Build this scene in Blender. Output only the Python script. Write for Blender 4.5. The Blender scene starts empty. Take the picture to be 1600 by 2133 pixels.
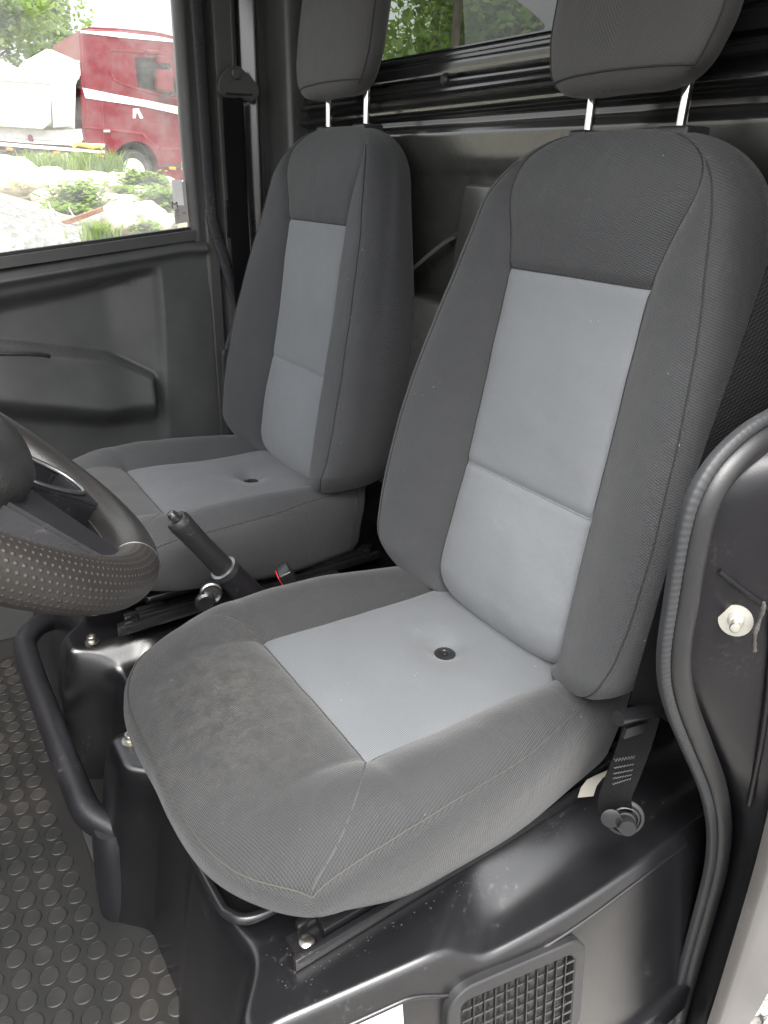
import bpy, bmesh, math, random
import numpy as np
from mathutils import Vector, Matrix, noise as mnoise

R_ = math.radians
rng = random.Random(7)
sc = bpy.context.scene
col = sc.collection

# ------------------------------------------------------------------ camera
# world: X = forward of the vehicle, Y = towards the open near door, Z = up, origin = middle of the driver cushion
YAW, PITCH, ROLL, FPX = R_(235.5746), R_(24.8939), R_(1.33348), 1510.84
CAM = np.array([.60352, .65916, .65874])


def cam_axes():
    cy, sy, cp, sp = math.cos(YAW), math.sin(YAW), math.cos(PITCH), math.sin(PITCH)
    f = np.array([cy * cp, sy * cp, -sp])
    r = np.array([sy, -cy, 0.])
    u = np.cross(r, f)
    c, s = math.cos(ROLL), math.sin(ROLL)
    return np.array([c * r + s * u, -s * r + c * u, f])


RM = cam_axes()


def U(px, py, ax, val):
    """where the sight line through a photo pixel meets the plane ax = val"""
    d = RM.T @ np.array([(px - 800) / FPX, -(py - 1066.5) / FPX, 1.])
    i = 'xyz'.index(ax)
    return CAM + (val - CAM[i]) / d[i] * d


cd = bpy.data.cameras.new('camera')
co = bpy.data.objects.new('camera', cd)
col.objects.link(co)
cd.sensor_fit = 'VERTICAL'
cd.sensor_height = 36
cd.lens = FPX / 2133 * 36
cd.clip_start = .02
cd.clip_end = 2000
m = Matrix.Identity(4)
for i in range(3):
    m[i][0], m[i][1], m[i][2], m[i][3] = RM[0][i], RM[1][i], -RM[2][i], CAM[i]
co.matrix_world = m
sc.camera = co

# ------------------------------------------------------------------ sky, sun, exposure
SUN_EL, SUN_AZ = R_(67), R_(62)     # azimuth measured from +X towards +Y
w = bpy.data.worlds.new('World')
sc.world = w
w.use_nodes = True
nt = w.node_tree
nt.nodes.clear()
sky = nt.nodes.new('ShaderNodeTexSky')
sky.sky_type = 'NISHITA'
sky.sun_disc = False
sky.sun_elevation = SUN_EL
sky.sun_rotation = math.pi / 2 - SUN_AZ
sky.air_density = 1.0
sky.dust_density = 6.0
sky.ozone_density = 1.0
hs = nt.nodes.new('ShaderNodeHueSaturation')
hs.inputs['Saturation'].default_value = .16
bg = nt.nodes.new('ShaderNodeBackground')
bg.inputs['Strength'].default_value = .15
wo = nt.nodes.new('ShaderNodeOutputWorld')
nt.links.new(sky.outputs[0], hs.inputs['Color'])
nt.links.new(hs.outputs[0], bg.inputs['Color'])
nt.links.new(bg.outputs[0], wo.inputs['Surface'])

sl = bpy.data.lights.new('sun', 'SUN')
sl.energy = 1.5
sl.angle = R_(50)
sl.color = (1, .965, .91)
so = bpy.data.objects.new('sun', sl)
col.objects.link(so)
sd = Vector((math.cos(SUN_EL) * math.cos(SUN_AZ), math.cos(SUN_EL) * math.sin(SUN_AZ), math.sin(SUN_EL)))
so.rotation_euler = sd.to_track_quat('Z', 'Y').to_euler()

sc.view_settings.view_transform = 'Standard'
sc.view_settings.look = 'None'
sc.view_settings.exposure = 2.22
sc.view_settings.gamma = 1
sc.view_settings.use_curve_mapping = False
sc.cycles.max_bounces = 10
sc.cycles.diffuse_bounces = 5
sc.cycles.transparent_max_bounces = 24
sc.cycles.sample_clamp_indirect = 8


# ------------------------------------------------------------------ materials
class NT:
    def __init__(s, name):
        s.m = bpy.data.materials.new(name)
        s.m.use_nodes = True
        s.t = s.m.node_tree
        s.b = s.t.nodes['Principled BSDF']
        s.tc = None

    def n(s, typ, **kw):
        nd = s.t.nodes.new(typ)
        for k, v in kw.items():
            if k.startswith('i_'):
                k2 = k[2:].replace('_', ' ')
                nd.inputs[int(k2) if k2.isdigit() else k2].default_value = v
            else:
                setattr(nd, k, v)
        return nd

    def l(s, a, b):
        s.t.links.new(a, b)

    def coord(s, out='Object'):
        if s.tc is None:
            s.tc = s.n('ShaderNodeTexCoord')
        return s.tc.outputs[out]

    def noise(s, scale, detail=4, rough=.6, out='Object', dist=0.):
        nd = s.n('ShaderNodeTexNoise')
        nd.inputs['Scale'].default_value = scale
        nd.inputs['Detail'].default_value = detail
        nd.inputs['Roughness'].default_value = rough
        nd.inputs['Distortion'].default_value = dist
        s.l(s.coord(out), nd.inputs['Vector'])
        return nd.outputs['Fac']

    def ramp(s, fac, stops):
        nd = s.n('ShaderNodeValToRGB')
        cr = nd.color_ramp
        while len(cr.elements) < len(stops):
            cr.elements.new(.5)
        for e, (p, c) in zip(cr.elements, stops):
            e.position = p
            e.color = c if len(c) == 4 else (*c, 1)
        s.l(fac, nd.inputs['Fac'])
        return nd.outputs['Color']

    def math(s, op, a, b=0.):
        nd = s.n('ShaderNodeMath', operation=op)
        for i, v in enumerate((a, b)):
            if hasattr(v, 'node'):
                s.l(v, nd.inputs[i])
            else:
                nd.inputs[i].default_value = v
        return nd.outputs[0]

    def mix(s, fac, a, b):
        nd = s.n('ShaderNodeMix', data_type='RGBA')
        for inp, v in ((nd.inputs[0], fac), (nd.inputs[6], a), (nd.inputs[7], b)):
            if hasattr(v, 'node'):
                s.l(v, inp)
            else:
                inp.default_value = v if not isinstance(v, tuple) else (v if len(v) == 4 else (*v, 1))
        return nd.outputs[2]

    def bump(s, h, strength=.3, dist=.001, nrm=None):
        nd = s.n('ShaderNodeBump')
        nd.inputs['Strength'].default_value = strength
        nd.inputs['Distance'].default_value = dist
        s.l(h, nd.inputs['Height'])
        if nrm is not None:
            s.l(nrm, nd.inputs['Normal'])
        s.l(nd.outputs[0], s.b.inputs['Normal'])
        return nd.outputs[0]

    def set(s, **kw):
        for k, v in kw.items():
            inp = s.b.inputs[k.replace('_', ' ')]
            if hasattr(v, 'node'):
                s.l(v, inp)
            else:
                inp.default_value = (*v, 1) if isinstance(v, tuple) and len(v) == 3 else v
        return s


M = {}


def plastic(name, c, rough, grain=900, gs=.15, wear=.0, dustc=(.16, .14, .12), spec=.5, rvar=.12, big=0.):
    t = NT(name)
    n1 = t.noise(grain, 3)
    n2 = t.noise(9, 6, .65)
    n3 = t.noise(160, 3, .7)
    c2 = tuple(min(1, x * 1.35) for x in c)
    cc = t.mix(t.ramp(n2, [(.35, (0, 0, 0)), (.7, (1, 1, 1))]), c, c2)
    if wear:
        sp = t.ramp(t.math('MULTIPLY', n3, n2), [(.34, (0, 0, 0)), (.46, (wear,) * 3)])
        cc = t.mix(sp, cc, dustc)
    rr = t.math('ADD', t.math('MULTIPLY', n2, rvar * 2), rough - rvar)
    t.set(Base_Color=cc, Roughness=rr, Specular_IOR_Level=spec)
    h = n1 if not big else t.math('ADD', n1, t.math('MULTIPLY', t.noise(28, 2), big))
    t.bump(h, gs, .0006)
    M[name] = t.m
    return t.m


plastic('bulk_lit', (.034, .034, .031), .22, 900, .2, .1, rvar=.04, big=.3)  # lighter copy of gloss_black: bright reflections put into the base colour
plastic('gloss_black', (.016, .016, .016), .17, 650, .06, .12, rvar=.03, big=.25)
M['bulk_lit'].node_tree.nodes['Principled BSDF'].inputs['IOR'].default_value = 1.8
M['gloss_black'].node_tree.nodes['Principled BSDF'].inputs['IOR'].default_value = 1.9
plastic('base_black', (.0050, .0050, .0058), .25, 1300, .22, .22, rvar=.04, big=.3)
M['base_black'].node_tree.nodes['Principled BSDF'].inputs['IOR'].default_value = 1.75
plastic('trim_dark', (.046, .046, .045), .36, 1500, .22, .15, rvar=.05)  # base lightened in part to stand in for glare over the far pillar
plastic('door_dark', (.055, .056, .056), .30, 1500, .22, .1, rvar=.05)  # base likewise lightened in part for glare over the far door
plastic('rubber', (.012, .012, .013), .45, 700, .3, .5)
plastic('seal_rib', (.020, .021, .023), .6, 700, .4, .6)
plastic('mid_plastic', (.015, .015, .016), .42, 700, .25, .15)
plastic('rail_black', (.010, .010, .011), .25, 500, .1, .4)
plastic('bar_black', (.009, .0087, .0105), .40, 320, .45, .35)
plastic('tray_black', (.008, .008, .008), .6, 300, .3, .8, (.10, .06, .035))
plastic('jamb', (.0055, .0053, .0066), .36, 500, .15, .12)
M['jamb'].node_tree.nodes['Principled BSDF'].inputs['IOR'].default_value = 1.36
plastic('body_paint', (.028, .026, .025), .35, 600, .06, .3, rvar=.05)
plastic('leather', (.013, .012, .0115), .40, 420, .6, .2, (.12, .10, .09))
plastic('hub_grain', (.014, .014, .014), .38, 230, .9, .2)
plastic('white_label', (.80, .80, .80), .5, 300, .02)
plastic('roof_lining', (.14, .14, .14), .8, 300, .2)


def metal(name, c, rough, dirt_haze=0.):
    t = NT(name)
    n = t.noise(120, 4, .7)
    cc = t.mix(t.ramp(n, [(.45, (0, 0, 0)), (.75, (dirt_haze,) * 3)]), c, (.16, .10, .06))
    t.set(Base_Color=cc, Metallic=1., Roughness=t.math('ADD', t.math('MULTIPLY', n, .15), rough - .07))
    M[name] = t.m


metal('chrome', (.85, .86, .84), .12)
metal('zinc', (.45, .44, .39), .34, .3)
metal('steel', (.30, .30, .29), .34, .5)
metal('silver', (.30, .31, .31), .38)


def fabric(name, c, period, aniso=1., strength=.5, stain=0., spec=.25, rough=.62, sheen=.15):
    """woven cover: thread grid from the UV map (UVs are in metres along the cloth)"""
    t = NT(name)
    sep = t.n('ShaderNodeSeparateXYZ')
    t.l(t.coord('UV'), sep.inputs[0])
    k = 2 * math.pi / period
    su = t.math('SINE', t.math('MULTIPLY', t.math('ADD', sep.outputs[0], t.math('MULTIPLY', sep.outputs[1], .55)), k))
    sv = t.math('SINE', t.math('MULTIPLY', t.math('SUBTRACT', sep.outputs[1], t.math('MULTIPLY', sep.outputs[0], .55)), k * aniso))
    wv = t.math('MULTIPLY', t.math('ADD', t.math('MULTIPLY', su, sv), 1.), .5)
    fine = t.noise(1600, 2, .5)
    big = t.noise(7, 5, .6)
    dark = tuple(x * (.42 if c[0] < .1 else .80) for x in c)
    lite = tuple(x * (1.5 if c[0] < .1 else 1.14) for x in c)
    cc = t.mix(wv, dark, lite)
    cc = t.mix(t.math('MULTIPLY', t.ramp(big, [(.3, (0, 0, 0)), (.75, (1, 1, 1))]), .30), cc, tuple(x * 1.3 for x in c))
    # lint: tiny pale specks
    vo = t.n('ShaderNodeTexVoronoi')
    vo.inputs['Scale'].default_value = 55
    t.l(t.coord('Object'), vo.inputs['Vector'])
    lint = t.ramp(vo.outputs['Distance'], [(.035, (1, 1, 1)), (.06, (0, 0, 0))])
    gate = t.ramp(t.noise(17, 2), [(.56, (0, 0, 0)), (.63, (.45,) * 3)])
    cc = t.mix(t.math('MULTIPLY', lint, gate), cc, (.45, .44, .42))
    if stain:
        # worn, dusty patch on the front of the cushion
        mp = t.n('ShaderNodeMapping')
        mp.inputs['Location'].default_value = (-.35 / .15, .03 / .21, 0)
        mp.inputs['Scale'].default_value = (1 / .15, 1 / .21, 0)
        t.l(t.coord('Object'), mp.inputs['Vector'])
        ln = t.n('ShaderNodeVectorMath', operation='LENGTH')
        t.l(mp.outputs[0], ln.inputs[0])
        near = t.ramp(ln.outputs['Value'], [(.0, (1, 1, 1)), (1., (0, 0, 0))])
        blot = t.ramp(t.noise(55, 9, .85), [(.42, (0, 0, 0)), (.62, (1, 1, 1))])
        spk = t.ramp(t.noise(420, 3, .8), [(.5, (0, 0, 0)), (.62, (1, 1, 1))])
        f = t.math('MULTIPLY', near, t.math('ADD', t.math('MULTIPLY', blot, .45), t.math('MULTIPLY', t.math('MULTIPLY', blot, spk), .6)))
        cc = t.mix(t.math('MULTIPLY', f, stain), cc, (.20, .185, .155))
    t.set(Base_Color=cc, Roughness=rough, Specular_IOR_Level=spec, Sheen_Weight=sheen, Sheen_Roughness=.5)
    hgt = t.math('ADD', wv, t.math('MULTIPLY', fine, .6))
    b1 = t.n('ShaderNodeBump')
    b1.inputs['Strength'].default_value = .35
    b1.inputs['Distance'].default_value = .004
    t.l(t.noise(34, 3, .5), b1.inputs['Height'])
    t.bump(hgt, strength, .0008, b1.outputs[0])
    M[name] = t.m


fabric('fabric_dark', (.040, .041, .043), .0042, 1., .75, 0.)
fabric('fabric_cushion', (.0225, .023, .0242), .0042, 1., .75, .42)  # dusty; same cloth as fabric_dark, base lowered against stronger light on the cushion
fabric('fabric_grey', (.140, .147, .154), .0034, 1., .18, 0., rough=.7)
fabric('fabric_grey_dimmed', (.090, .095, .101), .0034, 1., .18, 0., rough=.7)  # same cloth as fabric_grey, base darkened against stronger light on the cushion
fabric('fabric_head', (.046, .045, .044), .0030, 1., .3, 0.)
fabric('webbing', (.006, .006, .0065), .0040, .35, .5, 0., spec=.08, sheen=0.)


def simple(name, c, rough=.5, **kw):
    t = NT(name)
    t.set(Base_Color=c, Roughness=rough, **kw)
    M[name] = t.m
    return t


t = simple('thread', (.04, .04, .038), .8)
t.bump(t.noise(900), .5, .0005)
t = simple('thread_grey', (.16, .165, .17), .8)
t = simple('thread_dark', (.018, .018, .018), .8)
t.bump(t.noise(900), .5, .0005)
t = simple('thread_tan', (.042, .040, .034), .8)
t.bump(t.noise(900), .5, .0005)
t = simple('red_plastic', (.75, .03, .02), .35)
t.bump(t.noise(300), .05, .0003)
t = simple('seam_sealer', (.045, .042, .040), .4)
t.bump(t.noise(250), .8, .002)
t = simple('button_black', (.012, .012, .013), .3)
t.bump(t.noise(300), .1, .0003)
t = simple('tag_cloth', (.38, .36, .32), .8)
t.bump(t.noise(500), .2, .0005)

# window glass: slightly tinted; dirt film also paints glare haze over the view
def glass(name, tint, dirt_haze, rough=.0):
    t = NT(name)
    g = t.n('ShaderNodeBsdfGlossy')
    g.inputs['Roughness'].default_value = rough
    tr = t.n('ShaderNodeBsdfTransparent')
    tr.inputs['Color'].default_value = (*tint, 1)
    df = t.n('ShaderNodeBsdfTranslucent')
    df.inputs['Color'].default_value = (.8, .8, .78, 1)
    fr = t.n('ShaderNodeFresnel')
    fr.inputs['IOR'].default_value = 1.5
    mx = t.n('ShaderNodeMixShader')
    gm = t.n('ShaderNodeNewGeometry')
    t.l(t.math('MULTIPLY', fr.outputs[0], t.math('SUBTRACT', 1., gm.outputs['Backfacing'])), mx.inputs[0])
    t.l(tr.outputs[0], mx.inputs[1])
    t.l(g.outputs[0], mx.inputs[2])
    mx2 = t.n('ShaderNodeMixShader')
    t.l(t.ramp(t.noise(6, 8, .75), [(.35, (0, 0, 0)), (.8, (dirt_haze,) * 3)]), mx2.inputs[0])
    t.l(mx.outputs[0], mx2.inputs[1])
    t.l(df.outputs[0], mx2.inputs[2])
    out = [n for n in t.t.nodes if n.type == 'OUTPUT_MATERIAL'][0]
    t.l(mx2.outputs[0], out.inputs['Surface'])
    M[name] = t.m


glass('side_glass', (.97, .98, .97), .34)  # film thickened to wash the view out with painted glare haze
glass('rear_glass', (.52, .54, .52), .02)
glass('truck_glass', (.35, .42, .40), .15)


def rocky(name, c1, c2, scale, bs, bd, rough=.9, moss=None):
    t = NT(name)
    n = t.noise(scale, 8, .65)
    cc = t.ramp(n, [(.3, c1), (.7, c2)])
    if moss:
        cc = t.mix(t.ramp(t.noise(scale * .35, 4), [(.55, (0, 0, 0)), (.7, (.7,) * 3)]), cc, moss)
    t.set(Base_Color=cc, Roughness=rough)
    t.bump(n, bs, bd)
    M[name] = t.m


rocky('boulder', (.30, .26, .20), (.50, .45, .37), 3, .6, .05, .9, (.22, .21, .14))
rocky('gravel', (.20, .19, .175), (.40, .38, .35), 26, .9, .03)
rocky('gravel_stone', (.22, .21, .20), (.50, .48, .44), 4, .3, .01)
rocky('earth', (.24, .205, .155), (.40, .35, .27), 2.2, .8, .06, .95, (.10, .14, .045))
rocky('bark', (.06, .05, .04), (.14, .12, .10), 6, .8, .03)
rocky('rust', (.16, .06, .03), (.30, .14, .08), 14, .6, .01)
def leafmat(name, c1, c2):
    t = NT(name)
    n = t.noise(1.3, 4, .6)
    t.set(Base_Color=t.ramp(n, [(.35, c1), (.65, c2)]), Roughness=.55, Specular_IOR_Level=.3)
    tr = t.n('ShaderNodeBsdfTranslucent')
    tr.inputs['Color'].default_value = (c2[0] * 1.6, c2[1] * 1.7, c2[2], 1)
    mx = t.n('ShaderNodeMixShader')
    mx.inputs[0].default_value = .35
    out = [n for n in t.t.nodes if n.type == 'OUTPUT_MATERIAL'][0]
    t.l(t.b.outputs[0], mx.inputs[1])
    t.l(tr.outputs[0], mx.inputs[2])
    t.l(mx.outputs[0], out.inputs['Surface'])
    M[name] = t.m


leafmat('leaf', (.05, .09, .02), (.11, .17, .045))
leafmat('leaf_light', (.09, .15, .03), (.17, .24, .06))
leafmat('grass', (.10, .16, .03), (.20, .26, .07))
simple('yellow_flower', (.8, .6, .03), .6)
plastic('truck_red', (.115, .010, .016), .25, 20, .02, 0, rvar=.03)
plastic('truck_darkred', (.16, .012, .018), .35, 20, .02, 0)
plastic('truck_white', (.80, .80, .80), .35, 20, .02, 0)
plastic('truck_grey', (.40, .39, .39), .45, 8, .1, 0)
plastic('truck_black', (.03, .03, .03), .6, 20, .1, 0)
simple('amber', (.85, .25, .02), .3)
simple('truck_yellow', (.8, .62, .05), .5)


# ------------------------------------------------------------------ mesh helpers
def link(name, me, mat=None, parent=None, smooth=True, angle=40):
    o = bpy.data.objects.new(name, me)
    col.objects.link(o)
    if mat:
        for mm in (mat if isinstance(mat, (list, tuple)) else [mat]):
            me.materials.append(M[mm])
    if smooth:
        me.shade_smooth()
        if angle:
            me.set_sharp_from_angle(angle=R_(angle))
    if parent is not None:
        o.parent = parent
    return o


def mesh(name, v, f, mat, parent=None, smooth=True, angle=40, uv=None):
    me = bpy.data.meshes.new(name)
    me.from_pydata([tuple(map(float, p)) for p in v], [], [tuple(int(i) for i in q) for q in f])
    if uv is not None:
        ul = me.uv_layers.new(name='UVMap')
        for lp in me.loops:
            ul.data[lp.index].uv = uv[lp.vertex_index]
    me.validate()
    return link(name, me, mat, parent, smooth, angle)


def bmo(name, bm, mat, parent=None, smooth=True, angle=40):
    bmesh.ops.recalc_face_normals(bm, faces=bm.faces)
    me = bpy.data.meshes.new(name)
    bm.to_mesh(me)
    bm.free()
    return link(name, me, mat, parent, smooth, angle)


def thing(name, label, cat, loc=(0, 0, 0), group=None, rot=(0, 0, 0)):
    o = bpy.data.objects.new(name, None)
    o.empty_display_size = .1
    col.objects.link(o)
    o.location = loc
    o.rotation_euler = rot
    o['label'] = label
    o['category'] = cat
    if group:
        o['group'] = group
    return o


def tag(o, label, cat, group=None):
    o['label'] = label
    o['category'] = cat
    if group:
        o['group'] = group
    return o


def frames(pts, closed=False):
    pts = [Vector(p) for p in pts]
    n = len(pts)
    T = []
    for i in range(n):
        a = pts[(i - 1) % n] if (closed or i > 0) else pts[0]
        b = pts[(i + 1) % n] if (closed or i < n - 1) else pts[-1]
        T.append((b - a).normalized())
    ref = Vector((0, 0, 1)) if abs(T[0].z) < .9 else Vector((1, 0, 0))
    N = [(ref - T[0] * ref.dot(T[0])).normalized()]
    for i in range(1, n):
        v = N[-1] - T[i] * N[-1].dot(T[i])
        N.append(v.normalized())
    return pts, T, N


def tube_vf(pts, r, seg=12, closed=False, up=None, caps=True):
    """sweep; r = radius, list of radii, or list of (a, b) cross-section points"""
    pts, T, N = frames(pts, closed)
    if up is not None:
        up = Vector(up)
        N = [(up - t * up.dot(t)).normalized() for t in T]
    V, Fc = [], []
    if isinstance(r, list) and isinstance(r[0], tuple):
        sec = r
        rr = [1.] * len(pts)
    else:
        sec = [(math.cos(2 * math.pi * k / seg), math.sin(2 * math.pi * k / seg)) for k in range(seg)]
        rr = r if isinstance(r, list) else [r] * len(pts)
    m_ = len(sec)
    for p, t, nn, q in zip(pts, T, N, rr):
        b = t.cross(nn)
        for a_, b_ in sec:
            V.append(p + nn * (a_ * q) + b * (b_ * q))
    n = len(pts)
    for i in range(n if closed else n - 1):
        j = (i + 1) % n
        for k in range(m_):
            Fc.append((i * m_ + k, i * m_ + (k + 1) % m_, j * m_ + (k + 1) % m_, j * m_ + k))
    if caps and not closed:
        Fc.append(tuple(range(m_ - 1, -1, -1)))
        Fc.append(tuple((n - 1) * m_ + k for k in range(m_)))
    return V, Fc


def tube(name, pts, r, mat, parent=None, seg=12, closed=False, up=None, angle=50):
    V, Fc = tube_vf(pts, r, seg, closed, up)
    return mesh(name, V, Fc, mat, parent, True, angle)


def merge(parts):
    V, Fc = [], []
    for v, f in parts:
        o = len(V)
        V += list(v)
        Fc += [tuple(i + o for i in q) for q in f]
    return V, Fc


def spline(pts, n=8, closed=False):
    """Catmull-Rom"""
    P = [np.array(p, float) for p in pts]
    out = []
    L = len(P)
    rngi = range(L) if closed else range(L - 1)
    for i in rngi:
        p0 = P[(i - 1) % L] if (closed or i > 0) else 2 * P[0] - P[1]
        p1, p2 = P[i], P[(i + 1) % L]
        p3 = P[(i + 2) % L] if (closed or i + 2 < L) else 2 * P[-1] - P[-2]
        for k in range(n):
            t_ = k / n
            out.append(.5 * ((2 * p1) + (-p0 + p2) * t_ + (2 * p0 - 5 * p1 + 4 * p2 - p3) * t_ ** 2 + (-p0 + 3 * p1 - 3 * p2 + p3) * t_ ** 3))
    if not closed:
        out.append(P[-1])
    return out


def boxbm(bm, lo, hi, bev=0., seg=2, rot=None, org=None):
    lo, hi = np.array(lo, float), np.array(hi, float)
    r = bmesh.ops.create_cube(bm, size=1)
    vs = r['verts']
    c = (lo + hi) / 2
    s = hi - lo
    for v in vs:
        v.co = Vector((c[0] + v.co.x * s[0], c[1] + v.co.y * s[1], c[2] + v.co.z * s[2]))
    if bev:
        es = list({e for v in vs for e in v.link_edges})
        rr = bmesh.ops.bevel(bm, geom=es, offset=bev, segments=seg, affect='EDGES', profile=.5)
        vs = list({v for f in rr['faces'] for v in f.verts} | {v for v in vs if v.is_valid})
        # collect the whole island
        st, seen = list(vs), set(vs)
        while st:
            v = st.pop()
            for e in v.link_edges:
                o = e.other_vert(v)
                if o not in seen:
                    seen.add(o)
                    st.append(o)
        vs = list(seen)
    if rot is not None:
        bmesh.ops.transform(bm, matrix=Matrix.Translation(org or (0, 0, 0)) @ rot, verts=vs)
    return vs


def box(name, lo, hi, mat, parent=None, bev=.003, seg=2, rot=None, org=None):
    bm = bmesh.new()
    boxbm(bm, lo, hi, bev, seg, rot, org)
    return bmo(name, bm, mat, parent)


def lathe_vf(prof, seg=24, mtx=None):
    V, Fc = [], []
    for (r, z) in prof:
        for k in range(seg):
            a = 2 * math.pi * k / seg
            V.append(Vector((r * math.cos(a), r * math.sin(a), z)))
    n = len(prof)
    for i in range(n - 1):
        for k in range(seg):
            Fc.append((i * seg + k, i * seg + (k + 1) % seg, (i + 1) * seg + (k + 1) % seg, (i + 1) * seg + k))
    Fc.append(tuple(range(seg - 1, -1, -1)))
    Fc.append(tuple((n - 1) * seg + k for k in range(seg)))
    if mtx is not None:
        V = [mtx @ v for v in V]
    return V, Fc


def lathe(name, prof, mat, parent=None, seg=24, mtx=None, angle=35):
    V, Fc = lathe_vf(prof, seg, mtx)
    return mesh(name, V, Fc, mat, parent, True, angle)


def axis_mtx(loc, direction):
    return Matrix.Translation(loc) @ Vector(direction).to_track_quat('Z', 'Y').to_matrix().to_4x4()


def smooth(a, b, x):
    t_ = np.clip((x - a) / (b - a), 0, 1)
    return t_ * t_ * (3 - 2 * t_)


def cosp(n):
    """0..1, closer together at both ends"""
    return (1 - np.cos(np.linspace(0, math.pi, n + 1))) / 2


def nz(x, y, z, s):
    return mnoise.noise(Vector((x * s, y * s, z * s)))


# ------------------------------------------------------------------ seats
G_TAB = ([.0, .268, .547, .60, .64, .677, .72], [.139, .123, .116, .128, .144, .158, .165])
W_TAB = ([.03, .06, .10, .15, .20, .30, .40, .50, .55, .60, .65, .72], [.246, .252, .262, .270, .274, .270, .257, .237, .224, .210, .196, .18])
B_TAB = ([.03, .10, .25, .35, .43, .52, .60, .68], [.045, .055, .053, .047, .038, .025, .015, .005])


def itab(tab, x):
    """smooth table lookup"""
    xs, ys = tab
    w_ = .02
    return (np.interp(x - w_, xs, ys) + 2 * np.interp(x, xs, ys) + np.interp(x + w_, xs, ys)) / 4


def back_front_x(y, z, g, ys, seedoff=0):
    """front surface of the backrest"""
    s = np.clip((abs(y) - g) / max(ys - g, .004), 0, 1)
    x = -.037 - .165 * z
    # centre panel: lumbar pad below the seam stands proud
    if z < .268:
        x += .020 * math.sin(math.pi * min(1, max(0, (z - .0) / .268)) ** 1.15) * (1 - .75 * (min(1, abs(y) / g)) ** 3)
    elif z < .547:
        x += .006 * math.sin(math.pi * (z - .268) / .279) * (1 - (min(1, abs(y) / g)) ** 3)
    else:
        x += .010 * math.sin(math.pi * min(1, (z - .547) / .17)) * (1 - .6 * min(1, abs(y) / max(g, .01)) ** 2)
    x += itab(B_TAB, z) * math.sin(math.pi * .62 * s) ** .85 * 1.0 if s > 0 else 0
    # seams pull the cover in
    for c_, wd, am in ((g, .006, .0035), (ys, .004, .0018)):
        x -= am * math.exp(-((abs(y) - c_) / wd) ** 2)
    if abs(y) < g + .003:
        x -= .0022 * math.exp(-((z - .268) / .006) ** 2) + .0035 * math.exp(-((z - .547) / .006) ** 2)
    x += .0030 * nz(y + seedoff, z, seedoff, 8) + .0010 * nz(y + seedoff, z, seedoff, 26) 
    return x


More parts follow.
